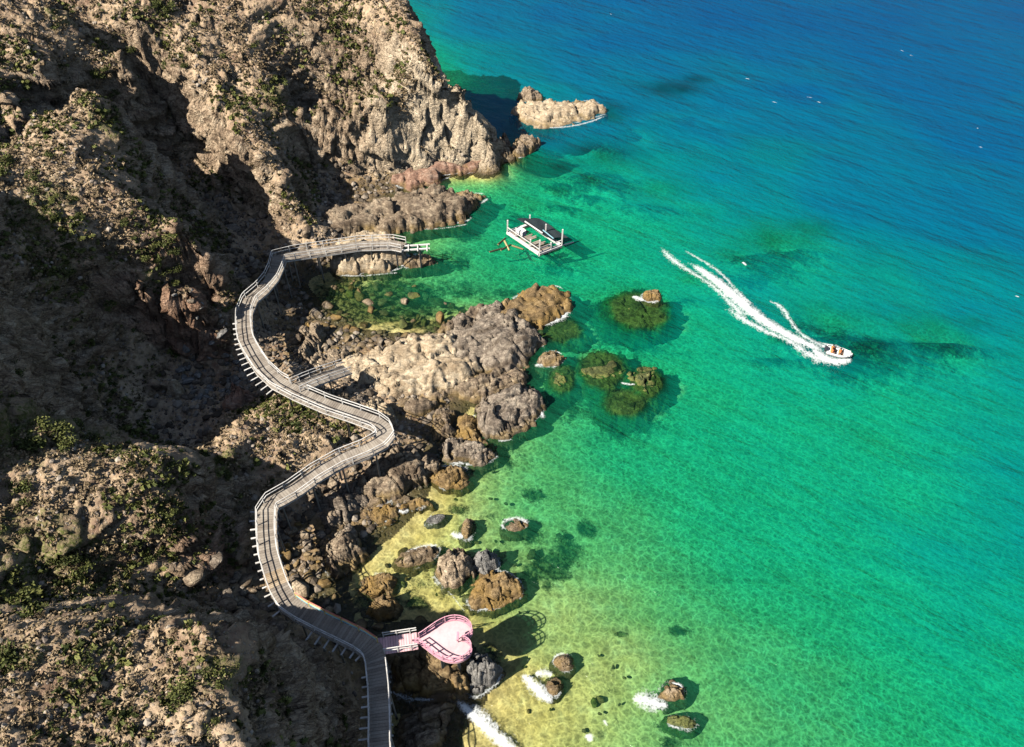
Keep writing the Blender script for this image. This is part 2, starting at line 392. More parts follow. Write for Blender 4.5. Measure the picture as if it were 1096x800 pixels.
# hillside: steep parts bare rock, flat parts dry scrubby soil with stones, green in patches
def hill_mat():
    m = NT('hillside_ground'); g = m.n('ShaderNodeNewGeometry'); pos = g.outputs['Position']
    pale = m.attr('pale'); slope = m.attr('slope'); green = m.attr('green'); red = m.attr('redness')
    st = m.mapping(pos, (.35, .9, 2.0), (.5, .35, .5))
    a = m.noise(st, .9, 6, .62, .5); b = m.noise(pos, .16, 4, .55); c = m.noise(pos, 3.2, 5, .72); d = m.noise(pos, 1.1, 4, .6)
    f = m.math('ADD', m.math('MULTIPLY', a, .62), m.math('ADD', m.math('MULTIPLY', b, .25), m.math('MULTIPLY', c, .26)))
    rock = m.ramp(f, [(.38, (.10,.07,.05)), (.49, (.28,.20,.135)), (.59, (.48,.36,.245)), (.71, (.66,.54,.39))])
    crk = m.math('MULTIPLY', m.remap(m.voro(st, 1.3, 'DISTANCE_TO_EDGE'), 0, .08, .4, 1), m.remap(m.voro(m.mapping(pos, (1,1.6,2.4), (.4,.2,.3)), 1.9, 'DISTANCE_TO_EDGE'), 0, .07, .6, 1))
    mm = m.n('ShaderNodeMix', data_type='RGBA', blend_type='MULTIPLY'); mm.inputs[0].default_value = .6
    m.l(rock, mm.inputs[6]); m.l(crk, mm.inputs[7]); rock = mm.outputs[2]
    rock = m.mix(m.math('MULTIPLY', red, .7), rock, m.mix(a, (.12,.06,.04), (.38,.21,.14)))
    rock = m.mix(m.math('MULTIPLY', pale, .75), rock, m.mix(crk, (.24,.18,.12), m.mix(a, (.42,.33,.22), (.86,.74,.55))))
    soil = m.ramp(m.math('ADD', m.math('MULTIPLY', b, .5), m.math('MULTIPLY', d, .5)), [(.36, (.22,.14,.095)), (.5, (.42,.305,.20)), (.62, (.54,.405,.27)), (.75,(.56,.44,.27))])
    # tufts and stones as darker and lighter specks of the ground cover
    tv = m.voro(pos, 1.7, 'F1', 'Distance'); tc = m.voro(pos, 1.7, 'F1', 'Color')
    tsep = m.sep(tc)
    tuft = m.math('MULTIPLY', m.remap(tv, .48, .2, 0, 1), m.remap(tsep[0], .3, .5, 0, 1))
    soil = m.mix(m.math('MULTIPLY', tuft, .75), soil, m.mix(tsep[1], (.17,.13,.06), (.40,.31,.18)))
    sv = m.voro(pos, 3.1, 'F1', 'Distance'); ss = m.sep(m.voro(pos, 3.1, 'F1', 'Color'))
    stone = m.math('MULTIPLY', m.remap(sv, .42, .25, 0, 1), m.remap(ss[0], .6, .68, 0, 1))
    soil = m.mix(m.math('MULTIPLY', stone, .75), soil, m.mix(ss[1], (.22,.18,.15), (.55,.46,.36)))
    gr = m.math('MULTIPLY', m.remap(m.math('ADD', green, m.math('MULTIPLY', m.math('SUBTRACT', d, .5), 1.1)), .4, .75, 0, 1), m.remap(c, .35, .6, .35, 1))
    soil = m.mix(gr, soil, m.mix(c, (.035,.05,.012), (.15,.17,.04)))
    k = m.math('ADD', m.math('ADD', slope, m.math('MULTIPLY', pale, .35)), m.math('MULTIPLY', m.math('SUBTRACT', a, .5), .7))
    k = m.remap(k, .56, .74, 0, 1)
    col = m.mix(k, soil, rock)
    zz = m.math('ADD', m.sep(pos)[2], m.math('MULTIPLY', m.math('SUBTRACT', m.noise(pos, .6, 3), .5), 2.2))
    al = m.math('MULTIPLY', m.remap(zz, 1.6, .4, 0, .75), m.remap(d, .35, .6, .2, 1))
    col = m.mix(al, col, m.mix(c, (.085,.05,.018), (.30,.20,.06)))
    wet = m.remap(zz, .7, .1, 0, .6); col = m.mix(wet, col, (.06,.048,.03))
    h = m.math('ADD', m.math('MULTIPLY', a, m.math('MULTIPLY', k, 1.0)), m.math('ADD', m.math('MULTIPLY', c, .45), m.math('MULTIPLY', d, .4)))
    h = m.math('ADD', h, m.math('MULTIPLY', tuft, .35)); h = m.math('ADD', h, m.math('MULTIPLY', stone, .2))
    h = m.math('ADD', h, m.math('MULTIPLY', crk, m.math('MULTIPLY', k, .3)))
    n = m.bump(h, 1.0, .38)
    m.principled(col, .9, n, .2)
    return m.m
M['hill'] = hill_mat()

def seabed_mat():
    m = NT('sea_bed'); pos = m.coord()
    reef = m.attr('reef'); 
    b = m.noise(pos, .25, 4, .6); c = m.noise(pos, 2.0, 5, .7); r = m.noise(pos, .8, 3, .5, .3)
    sand = m.ramp(m.math('ADD', m.math('MULTIPLY', b, .45), m.math('MULTIPLY', r, .55)), [(.36, (.74,.54,.27)), (.52, (.92,.69,.38)), (.68, (.96,.79,.49))])
    k = m.math('ADD', m.math('MULTIPLY', reef, 1.35), m.math('ADD', m.math('MULTIPLY', m.math('SUBTRACT', m.noise(pos, .45, 6, .7), .5), 2.3), m.math('MULTIPLY', m.math('SUBTRACT', c, .5), .9)))
    k = m.remap(k, .28, .80, 0, 1)
    weed = m.mix(m.remap(m.noise(pos, 1.6, 4, .75), .42, .62), (.012,.022,.012), (.26,.26,.12))
    col = m.mix(k, sand, weed)
    n = m.bump(m.math('MULTIPLY', c, m.math('ADD', m.math('MULTIPLY', k, .9), .05)), .8, .25)
    m.principled(col, .9, n, .1)
    return m.m
M['bed'] = seabed_mat()

def water_mat():
    m = NT('sea_water'); pos = m.coord(); d = m.attr('depth')
    dn = m.math('ADD', d, m.math('MULTIPLY', m.math('SUBTRACT', m.noise(m.mapping(pos, (1,1.6,1), (0,0,-.35)), .07, 4, .6), .5), m.math('MULTIPLY', d, .35)))
    x = m.math('DIVIDE', dn, 16.0)
    q = lambda v: v/16.0
    T = m.ramp(x, [(0, (.97,1,.97)), (q(.8), (.85,.95,.74)), (q(1.8), (.40,.93,.70)), (q(2.8), (.17,.89,.71)), (q(4.5), (.12,.90,.76)), (q(7), (.05,.72,.78)), (q(9), (.03,.5,.7)), (q(12), (.01,.34,.5)), (1, (.005,.2,.42))])
    fac = m.ramp(x, [(0, .0), (q(.8), .03), (q(2), .16), (q(4), .32), (q(6), .46), (q(9), .74), (q(12), .9), (1, .97)])
    S = m.ramp(x, [(0, (.10,.2,.05)), (q(2), (.015,.30,.14)), (q(3.8), (.0,.32,.20)), (q(5.0), (.0,.275,.235)), (q(6.6), (.0,.20,.25)), (q(8.4), (.0,.135,.235)), (q(11.5), (.0,.085,.20)), (1, (.0,.062,.175))])
    # small waves
    w1 = m.noise(m.mapping(pos, (.6, 1.7, 1), (0,0,-.55)), .45, 4, .55, .3)
    w2 = m.noise(m.mapping(pos, (1.0, 1.5, 1), (0,0,-.3)), 1.9, 3, .55, .5)
    w3 = m.noise(m.mapping(pos, (.35, 1.6, 1), (0,0,-.6)), .13, 3, .5, .2)
    h = m.math('ADD', m.math('MULTIPLY', w1, 1.0), m.math('ADD', m.math('MULTIPLY', w2, .22), m.math('MULTIPLY', w3, 2.2)))
    n = m.bump(h, 1.0, .62)
    # caustic light net of the ripples, painted into the water's transmission colour
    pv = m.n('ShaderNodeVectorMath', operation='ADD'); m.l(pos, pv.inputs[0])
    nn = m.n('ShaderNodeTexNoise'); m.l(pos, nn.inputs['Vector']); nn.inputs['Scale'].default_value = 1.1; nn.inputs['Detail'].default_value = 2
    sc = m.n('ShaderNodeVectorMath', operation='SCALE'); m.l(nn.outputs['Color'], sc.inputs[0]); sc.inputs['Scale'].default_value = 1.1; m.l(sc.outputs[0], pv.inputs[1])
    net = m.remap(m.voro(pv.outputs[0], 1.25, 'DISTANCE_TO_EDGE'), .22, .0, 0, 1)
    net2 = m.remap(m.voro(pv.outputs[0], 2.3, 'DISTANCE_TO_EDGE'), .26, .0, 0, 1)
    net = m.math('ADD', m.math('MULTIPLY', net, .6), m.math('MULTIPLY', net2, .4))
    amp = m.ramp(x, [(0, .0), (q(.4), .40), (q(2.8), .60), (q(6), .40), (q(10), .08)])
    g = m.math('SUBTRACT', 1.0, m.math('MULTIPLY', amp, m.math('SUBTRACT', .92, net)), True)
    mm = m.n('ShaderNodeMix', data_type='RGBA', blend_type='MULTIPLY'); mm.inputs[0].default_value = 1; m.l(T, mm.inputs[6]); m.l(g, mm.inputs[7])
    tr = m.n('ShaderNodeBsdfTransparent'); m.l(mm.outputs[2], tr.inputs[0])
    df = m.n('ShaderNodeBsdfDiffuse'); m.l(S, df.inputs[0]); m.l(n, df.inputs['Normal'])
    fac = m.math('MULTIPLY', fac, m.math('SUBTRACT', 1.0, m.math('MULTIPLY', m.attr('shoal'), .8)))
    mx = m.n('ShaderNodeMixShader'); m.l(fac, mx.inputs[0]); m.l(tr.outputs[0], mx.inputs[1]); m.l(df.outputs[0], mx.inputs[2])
    gl = m.n('ShaderNodeBsdfGlossy'); gl.inputs['Roughness'].default_value = .2; m.l(m.bump(h, 1.0, .3), gl.inputs['Normal'])
    fr = m.n('ShaderNodeFresnel'); fr.inputs[0].default_value = 1.33
    m2 = m.n('ShaderNodeMixShader'); m.l(fr.outputs[0], m2.inputs[0]); m.l(mx.outputs[0], m2.inputs[1]); m.l(gl.outputs[0], m2.inputs[2])
    m.l(m2.outputs[0], m.out.inputs[0])
    return m.m
M['water'] = water_mat()

def foam_mat(name, thr=.5, scale=1.6):
    m = NT(name); pos = m.coord(); e = m.attr('edge')
    a = m.noise(pos, scale, 5, .72, .6); b = m.noise(pos, scale*3.4, 3, .7)
    v = m.voro(pos, scale*1.6, 'DISTANCE_TO_EDGE')
    k = m.math('ADD', m.math('MULTIPLY', m.math('SUBTRACT', a, .5), 1.6), m.math('MULTIPLY', m.math('SUBTRACT', b, .5), .7))
    k = m.math('ADD', m.math('SUBTRACT', k, m.math('MULTIPLY', m.math('SUBTRACT', v, .12), .9)), e)
    al = m.remap(k, thr-.12, thr+.85, 0, .95, False)
    df = m.n('ShaderNodeBsdfDiffuse'); df.inputs[0].default_value = (.80,.84,.84,1); m.l(m.bump(a, .6, .2), df.inputs['Normal'])
    tr = m.n('ShaderNodeBsdfTransparent'); mx = m.n('ShaderNodeMixShader'); m.l(al, mx.inputs[0]); m.l(tr.outputs[0], mx.inputs[1]); m.l(df.outputs[0], mx.inputs[2])
    m.l(mx.outputs[0], m.out.inputs[0]); return m.m
M['foam'] = foam_mat('sea_foam', .40, 1.9); M['wake'] = foam_mat('wake_foam', .50, 1.5)

def wood_mat(name, c0, c1, c2, scale=6):
    m = NT(name); pos = m.coord(); t = m.attr('tone')
    a = m.noise(pos, scale, 4, .65); b = m.noise(pos, .5, 3)
    f = m.math('ADD', m.math('MULTIPLY', t, .2), m.math('ADD', m.math('MULTIPLY', a, .4), m.math('MULTIPLY', b, .4)))
    col = m.ramp(f, [(.32, c0), (.52, c1), (.75, c2)])
    m.principled(col, .8, m.bump(a, .4, .02), .3); return m.m
M['deck'] = wood_mat('weathered_deck_wood', (.17,.14,.115), (.30,.26,.215), (.44,.395,.335))
M['whitewood'] = wood_mat('white_painted_wood', (.42,.40,.37), (.62,.60,.57), (.78,.77,.74))
M['tanwood'] = wood_mat('tan_wood', (.26,.19,.12), (.40,.31,.21), (.52,.42,.30))
M['pinkdeck'] = wood_mat('pink_deck', (.60,.34,.36), (.74,.46,.48), (.82,.57,.57), 3)
M['pinkrail'] = wood_mat('pink_paint', (.50,.22,.30), (.66,.34,.42), (.78,.48,.54))
M['redrail'] = wood_mat('red_paint', (.45,.12,.09), (.58,.2,.15), (.65,.35,.3))
M['yellowrail'] = wood_mat('yellow_paint', (.5,.38,.12), (.68,.55,.22), (.75,.66,.4))
M['bluerail'] = wood_mat('blue_paint', (.14,.32,.42), (.26,.5,.58), (.5,.66,.7))
M['darktarp'] = wood_mat('dark_tarp', (.015,.025,.03), (.035,.05,.055), (.07,.09,.09), 3)
M['bamboo'] = wood_mat('bamboo', (.30,.24,.10), (.46,.38,.18), (.58,.5,.28))
M['hull'] = wood_mat('white_hull', (.68,.68,.66), (.78,.78,.77), (.84,.84,.83), 2)
M['orange'] = wood_mat('orange_vest', (.65,.16,.03), (.75,.2,.04), (.8,.28,.07), 8)
M['skin'] = wood_mat('skin', (.30,.16,.1), (.38,.21,.13), (.42,.25,.16), 8)
M['darkcloth'] = wood_mat('dark_cloth', (.03,.03,.04), (.05,.05,.07), (.08,.08,.1), 8)
M['hair'] = wood_mat('hair', (.01,.008,.006), (.02,.016,.012), (.04,.03,.02), 8)
def leaf_mat(name, a, b, c):
    m = NT(name); pos = m.coord(); t = m.attr('tone'); n = m.noise(pos, 1.5, 3)
    oi = m.n('ShaderNodeObjectInfo')
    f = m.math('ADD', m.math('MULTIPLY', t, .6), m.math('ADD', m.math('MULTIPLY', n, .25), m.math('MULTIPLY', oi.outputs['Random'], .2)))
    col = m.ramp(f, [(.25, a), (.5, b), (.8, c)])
    m.principled(col, .7, None, .2); return m.m
M['leaf'] = leaf_mat('green_leaves', (.03,.04,.012), (.075,.09,.025), (.17,.175,.05))
M['dry'] = leaf_mat('dry_tufts', (.13,.095,.055), (.28,.205,.12), (.46,.35,.22))
M['beachstone'] = leaf_mat('beach_stones', (.07,.055,.04), (.18,.145,.11), (.42,.36,.29))
M['stone'] = leaf_mat('loose_stones', (.15,.12,.10), (.30,.25,.20), (.48,.41,.33))

# ---------------------------------------------------------------- hillside + sea bed
def blobs(lst, x, y):
    r = np.zeros_like(x)
    for (u, v, ru, rv, a) in lst:
        c = W(u, v, 0); e = W(u+ru, v, 0); f = W(u, v-rv, 0)
        rx = e[0]-c[0]; ry = abs(f[1]-c[1])
        r = np.maximum(r, a*np.exp(-(((x-c[0])/rx)**2+((y-c[1])/ry)**2)))
    return r
REEF = [(830,258,38,16,.9),(790,275,25,10,.7),(865,245,25,12,.7),(900,350,45,22,.95),(930,372,35,18,.95),(1005,365,34,24,1.0),(975,350,25,14,.7),(870,330,30,12,.6),(700,200,40,10,.5),
        (1040,345,16,8,.7),(640,168,40,14,.75),(600,180,26,10,.6),(660,175,30,12,.6),(630,192,26,8,.6),(720,95,28,8,.9),(745,85,16,5,.7),(655,120,20,10,.9),(570,140,30,12,.8),(600,205,30,6,.5),
        (650,322,28,18,.8),(680,335,40,26,1.0),(648,400,38,32,1.0),(670,430,34,22,1.0),(695,410,26,20,.95),(610,400,20,30,.8),(560,395,20,12,.8),(590,350,30,16,.7),
        (594,597,22,16,1.0),(575,605,16,12,.9),(608,580,14,14,.9),(628,556,12,9,1.0),(576,521,18,7,.8),(488,541,14,6,.7),(526,547,9,5,.7),(667,672,9,4,.8),(728,666,14,6,.9),(560,562,22,12,.8),
        (728,771,22,9,.9),(720,790,14,8,.6),(600,330,20,8,.5),(540,480,30,14,.5),(505,490,30,12,.7),(480,270,40,14,.5),(420,315,60,28,1.0),(500,300,30,12,.6),(460,345,30,12,.7),(370,320,40,30,1.0),
        (440,620,50,20,.45),(400,640,40,20,.6),(445,643,16,9,.9),(830,365,12,5,.7),(560,220,30,10,.6),(545,300,30,12,.5),(600,270,30,12,.5),(1020,480,30,8,.2),(740,300,16,6,.5),(585,620,12,8,.6),
        (590,735,14,10,.7),(500,520,20,8,.4),(520,700,22,14,.5),(470,760,20,30,.5),(500,240,20,8,.6)]
gx = axis(-74, 14, .21, 2500); gy = axis(14, 142, .21, 2500)
X, Y = np.meshgrid(gx, gy)
B = base_h(X, Y); _by, _bx = np.gradient(B, gy, gx); Z = land_h(X, Y, B, np.hypot(_bx, _by))
far = np.clip((np.hypot(X, Y-80)-300)/300, 0, 1); 
_iz = lambda x, y: None
def hz(x, y):
    """height of the ground at a place (bilinear in the grid)"""
    i = np.clip(np.searchsorted(gx, x)-1, 0, len(gx)-2); j = np.clip(np.searchsorted(gy, y)-1, 0, len(gy)-2)
    fx = (x-gx[i])/(gx[i+1]-gx[i]); fy = (y-gy[j])/(gy[j+1]-gy[j])
    return (Z[j, i]*(1-fx)+Z[j, i+1]*fx)*(1-fy)+(Z[j+1, i]*(1-fx)+Z[j+1, i+1]*fx)*fy
def hit(u, v):
    """first place where the line of sight through a picture point meets the ground or the water"""
    dx = (u-548)/FPX; s = (400-v)/FPX; dy = CP+SP*s; dz = -(SP-CP*s)
    t = np.arange(20, 400, .15)
    x, y, z = dx*t, dy*t, CH+dz*t
    g = np.maximum(hz(x, y), -30)
    k = int(np.argmax(z <= g)) or len(t)-1
    return x[k], y[k], g[k]
Z = Z+sstep(-2.6, -4.5, B)*blobs(REEF, X, Y)*(-B*.42+fbm(X*.8, Y*.8, 3)*1.2)
dZy, dZx = np.gradient(Z, gy, gx)
dBy, dBx = np.gradient(B, gy, gx)
sl = np.hypot(dBx, dBy)*.55+np.hypot(dZx, dZy)*.22
slope = np.clip(sl/2.0, 0, 1)
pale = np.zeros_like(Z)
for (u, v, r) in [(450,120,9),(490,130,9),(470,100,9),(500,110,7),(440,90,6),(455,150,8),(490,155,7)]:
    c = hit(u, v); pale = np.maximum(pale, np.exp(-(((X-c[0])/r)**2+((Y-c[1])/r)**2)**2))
# outward displacement of the steep faces: ledges, ribs, overhangs
nrm = np.stack([-dZx, -dZy, np.ones_like(Z)], -1); nrm /= np.linalg.norm(nrm, axis=-1)[..., None]
core = (X > -90) & (X < 20) & (Y > 5) & (Y < 170) & (B > -1)
disp = np.zeros_like(Z)
xx, yy, zz = X[core], Y[core], Z[core]
q = xx*.45+zz*.9-yy*.1
led = 1-2*np.abs(perlin3(xx*.12, yy*.12, q*.55)); led2 = 1-2*np.abs(perlin3(xx*.3+5, yy*.3, q*1.3))
hf1, ef1 = facet(xx*.42-yy*.30+zz*.2, zz*.75+xx*.28, 41, 1.1, 1.0); hf2, ef2 = facet(xx*1.1-yy*.8+zz*.3, zz*1.9+xx*.5, 43, 1.0, .9)
pc = pale[core]; qb = zz*.55+xx*.42-yy*.2+1.6*fbm3(xx*.09, yy*.09, zz*.09, 2)
wq = fbm3(xx*.12, yy*.12, zz*.12, 2); j1, k1 = joint(xx*.24-yy*.2+wq, qb*.62+wq*1.2, 3); j2, k2 = joint(xx*.6-yy*.5+wq*2, qb*1.7+wq*2, 8)
disp[core] = (pc*(j1*1.7+(k1-1)*.55+j2*.5+(k2-1)*.22+fbm3(xx*.3, yy*.3, zz*.3, 2)*.8)+(1-.75*pc)*(j1*1.2+(k1-1)*.4+hf2*.4+(ef2-1)*.12+saw(q*.42+fbm3(xx*.08, yy*.08, zz*.08, 2)*2)*1.1+saw(q*1.3+fbm3(xx*.2, yy*.2, zz*.2, 2)*2)*.45+led*.3+fbm3(xx*.7, yy*.7, zz*.7, 3)*.3))*sstep(.25, .6, slope[core])*sstep(-.5, 2, B[core])
PX = X+nrm[..., 0]*disp; PY = Y+nrm[..., 1]*disp; PZ = Z+nrm[..., 2]*disp*.6
reef = blobs(REEF, X, Y)
# green patches on the land, placed where the photo shows them
GREEN = [(20,470,60,26),(60,460,60,22),(110,480,40,14),(10,400,24,60),(170,290,30,24),(175,10,24,10),(60,15,30,10),(110,130,40,24),(60,205,40,24),(20,640,40,30),(90,605,50,20),(40,230,40,20),
         (170,90,40,30),(300,110,40,24),(0,440,20,30),(190,70,20,14),(240,500,30,20),(60,290,40,16),(300,95,24,14),(10,560,30,14),(190,560,30,20),(230,720,30,20),(30,700,30,20),(50,600,60,20)]
green = np.zeros_like(Z)
for (u, v, ru, rv) in GREEN:
    c = hit(u, v); r = (CH-c[2])*ru/FPX*1.3
    green = np.maximum(green, .75*np.exp(-((X-c[0])**2+(Y-c[1])**2)/(r*r)))
red = np.zeros_like(Z)
for (u, v, r) in [(215,350,9),(190,345,7),(240,430,5),(250,415,4),(240,590,4)]:
    c = hit(u, v); red = np.maximum(red, np.exp(-((X-c[0])**2+(Y-c[1])**2)/(r*r)))
co = np.stack([PX, PY, PZ], -1).reshape(-1, 3)
F = grid_faces(len(gx), len(gy))
fz = B.ravel()[F].mean(1)+.0
land = fz > -.45
at = {'slope': slope.ravel(), 'green': green.ravel(), 'redness': red.ravel(), 'pale': pale.ravel(), 'reef': reef.ravel()}
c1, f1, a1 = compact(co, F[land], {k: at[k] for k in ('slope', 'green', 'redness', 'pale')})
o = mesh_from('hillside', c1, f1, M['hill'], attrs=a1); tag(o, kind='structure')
c1, f1, a1 = compact(co, F[~land], {'reef': at['reef']})
o = mesh_from('seabed', c1, f1, M['bed'], attrs=a1); tag(o, kind='structure')

# ---------------------------------------------------------------- water
wx_ = axis(-40, 60, .5, 6000); wy_ = axis(14, 150, .5, 6000)
WX, WY = np.meshgrid(wx_, wy_)
WB = base_h(WX, WY); dep = np.clip(-WB, 0, 24)
dep += .35*dep*np.clip(fbm(WX*.035, WY*.05, 3), -1, 1)
rw = blobs(REEF, WX, WY)*sstep(2.5, 4, dep); rw = np.clip(rw*(1.05+.8*fbm(WX*.22, WY*.22, 4)), 0, 1); dep *= 1-.12*rw
RO = [(682,332,40,24,1),(644,396,32,25,1),(692,409,24,19,1),(668,431,29,18,1),(601,405,18,20,1),(592,352,36,17,1)]
mr = sstep(.35, .62, blobs(RO, WX, WY)+.18*fbm(WX*.6, WY*.6, 3)); dep = dep*(1-mr)+np.minimum(dep, 1.25)*mr
WZ = fbm(WX*.12, WY*.25, 3)*.06*np.clip(dep/2, 0, 1)
o = mesh_from('sea_water', np.stack([WX, WY, WZ], -1).reshape(-1, 3), grid_faces(len(wx_), len(wy_)), M['water'], attrs={'depth': dep.ravel(), 'shoal': rw.ravel()})
tag(o, kind='structure')

# ---------------------------------------------------------------- rock outcrops traced on the water line, given their own height
def sdist(px, py, poly):
    d = np.full(px.shape, 1e9); ins = np.zeros(px.shape, bool); n = len(poly)
    for i in range(n):
        ax, ay = poly[i]; bx, by = poly[(i+1) % n]
        ex, ey = bx-ax, by-ay; l2 = ex*ex+ey*ey+1e-12
        t = np.clip(((px-ax)*ex+(py-ay)*ey)/l2, 0, 1)
        d = np.minimum(d, np.hypot(px-ax-t*ex, py-ay-t*ey))
        c = ((ay > py) != (by > py)) & (px < (bx-ax)*(py-ay)/(by-ay+1e-12)+ax)
        ins ^= c
    return np.where(ins, d, -d)
OUTL = []
def outcrop(name, label, cat, outline, H, mat, seed=0, z0=0.0, w=None, ang=.35, rough=1.0, terr=.12, group=None, res=None, tilt=(0, 0), edge=1.0, depth=1.1):
    poly = np.array([W(u, v, z0)[:2] for u, v in outline])
    cx, cy = poly.mean(0)
    global OUTL
    if z0 == 0: OUTL.append((label, outline))
    size = np.sqrt(np.prod(poly.max(0)-poly.min(0)))
    res = res or max(.07, min(.2, size/55))
    w = (w or size*.22)*.7
    mg = 2.0
    xs = np.arange(poly[:, 0].min()-mg, poly[:, 0].max()+mg, res); ys = np.arange(poly[:, 1].min()-mg, poly[:, 1].max()+mg, res)
    x, y = np.meshgrid(xs, ys); ox, oy = x+seed*13.7, y-seed*7.3
    d = sdist(x, y, poly)
    f1, f2, _ = worley(ox/(size*.16+.5), oy/(size*.16+.5), seed)
    d = d+(fbm(ox*.45, oy*.45, 3)*.9+fbm(ox*1.7, oy*1.7, 3)*.35+(.45-f1)*.15)*edge*min(1, size/7)
    ja, jc = joint((ox*math.cos(ang)+oy*math.sin(ang))*.35, (-ox*math.sin(ang)+oy*math.cos(ang))*.7, seed+1); d = d+ja*.75*min(1, size/6)
    di = np.maximum(d, 0)
    h = H*np.tanh(di/w)**.8
    ca, sa = math.cos(ang), math.sin(ang)
    a = ox*ca+oy*sa; b = -ox*sa+oy*ca
    st = ridged(a*.16+b*.05, b*.62, 4)
    sc_ = 1/max(.5, min(1.4, size*.13))
    A1, e1 = facet(a*.20*sc_, b*.62*sc_, seed+3, 1.3, 1.1); A2, e2 = facet(a*.6*sc_+b*.2, b*1.7*sc_, seed+5, 1.0, .8); A3, e3 = facet(ox*2.2, oy*3.0+ox, seed+8, .8, .7)
    mk = sstep(-.05, w*.5, d)
    wa = fbm(ox*.22, oy*.22, 3); wb = fbm(ox*.22+9, oy*.22+4, 3)
    q1, c1_ = joint(a*.21*sc_+wa*.8, b*.50*sc_+wb*.9, seed+1); q2, c2_ = joint(a*.62*sc_+wa*1.5, b*1.35*sc_+wb*1.6, seed+4); q3, c3_ = facet(ox*1.8+oy*.4, oy*2.4, seed+8, .8, .8)
    h = h+mk*rough*min(1, H/2+.25)*(q1*1.15+(c1_-1)*.55+q2*.42+(c2_-1)*.24+q3*.13+(c3_-1)*.05+st*.15+fbm(ox*.5, oy*.5, 2)*.25+fbm(ox*3, oy*3, 2)*.05)
    h = h+mk*((x-cx)*tilt[0]+(y-cy)*tilt[1])
    if terr:
        q = .55+.15*np.sin(seed); t = h/q; fl = np.floor(t); h = h*(1-terr)+terr*q*(fl+sstep(.55, 1.0, t-fl))
    h = np.where(d < 0, -.05+np.maximum(d*(1.8 if z0 < 0 else 2.4), -depth-1)+.12*fbm(ox, oy, 3), h)
    h = h+z0
    keepv = h > z0-depth
    F = grid_faces(len(xs), len(ys))
    kf = keepv.ravel()[F].all(1)
    if not kf.any(): return None
    dhy, dhx = np.gradient(h, res)
    nr = np.stack([-dhx, -dhy, np.ones_like(h)], -1); nr /= np.linalg.norm(nr, axis=-1)[..., None]
    dd = (1-2*np.abs(perlin3(ox*.4, oy*.4, h*1.6+(a*.2))))*.04*rough*(1-nr[..., 2])*2*min(1, H/1.5)+fbm3(ox*1.3, oy*1.3, h*1.3, 2)*.08
    co = np.stack([x, y, h], -1)+nr*dd[..., None]
    co = co.reshape(-1, 3)-np.array([cx, cy, z0])
    c1, f1_, _ = compact(co, F[kf], {})
    # close the underside with a low skirt point fan: boundary edges go down to the bed
    from collections import Counter
    E = np.sort(np.concatenate([f1_[:, [0, 1]], f1_[:, [1, 2]], f1_[:, [2, 3]], f1_[:, [3, 0]]]), axis=1)
    key = E[:, 0].astype(np.int64)*len(c1)+E[:, 1]; u, cnt = np.unique(key, return_counts=True)
    be = set(u[cnt == 1].tolist())
    De = np.concatenate([f1_[:, [0, 1]], f1_[:, [1, 2]], f1_[:, [2, 3]], f1_[:, [3, 0]]])
    sel = np.array([int(k) in be for k in (np.minimum(De[:, 0], De[:, 1]).astype(np.int64)*len(c1)+np.maximum(De[:, 0], De[:, 1]))])
    De = De[sel]; bv = np.unique(De); mp = {int(v): len(c1)+i for i, v in enumerate(bv)}
    low = c1[bv].copy(); low[:, 2] -= 1.2; low[:, :2] *= .97
    sk = np.array([[int(b_), int(a_), mp[int(a_)], mp[int(b_)]] for a_, b_ in De])
    o = mesh_from(name, np.r_[c1, low], np.r_[f1_, sk], M[mat])
    o.location = (cx, cy, z0); tag(o, label, cat, group)
    return o
def ell(u, v, ru, rv, rot=0, n=12):
    c, s = math.cos(math.radians(rot)), math.sin(math.radians(rot))
    return [(u+ru*math.cos(t)*c-rv*math.sin(t)*s, v+ru*math.cos(t)*s+rv*math.sin(t)*c) for t in [2*math.pi*k/n for k in range(n)]]
oc = outcrop
# off the headland
oc('rock_islet', 'long flat brown rock islet in the sea beyond the headland cliff', 'rock islet', [(547,122),(556,113),(575,115),(592,110),(612,110),(636,108),(650,121),(636,126),(617,131),(600,136),(583,138),(562,134)], 1.3, 'pale', 1, ang=.15, w=2.2, tilt=(-.04,.03))
oc('sea_rock', 'small tan rock standing just behind the long flat islet', 'rock', [(555,107),(557,101),(568,99),(578,102),(580,108),(568,111)], 1.9, 'tan', 2, w=1.2)
oc('sea_rock', 'pointed brown rock at the water edge between the headland and the islet', 'rock', [(546,168),(552,154),(560,149),(577,156),(570,163),(556,170)], 2.0, 'brown', 3, w=1.2)
oc('sea_rock', 'two thin dark rock teeth at the shaded foot of the headland', 'rock', [(533,164),(538,150),(545,155),(546,170),(538,175)], 1.8, 'brown', 4, w=.8)
oc('shore_ledge', 'low reddish ledge along the foot of the tall cliff', 'rock ledge', [(420,196),(436,180),(460,178),(490,176),(520,168),(536,168),(528,178),(500,186),(478,190),(465,198),(440,204)], 1.3, 'red', 5, w=1.2)
oc('rock_ledge', 'long layered rock ledge between the pier and the headland', 'rock ledge', [(338,243),(356,232),(385,226),(410,216),(440,213),(462,208),(490,207),(524,210),(512,218),(504,226),(500,237),(480,240),(462,244),(440,248),(416,252),(392,250),(372,255),(350,256)], 2.3, 'brown', 6, ang=.25, w=1.7, rough=1.3)
oc('pier_rock', 'tan rock mound under the end of the pier', 'rock', [(355,284),(364,268),(390,258),(422,258),(433,268),(434,284),(420,290),(400,291),(378,294),(360,293)], 3.0, 'pale', 7, w=1.5, terr=.3)
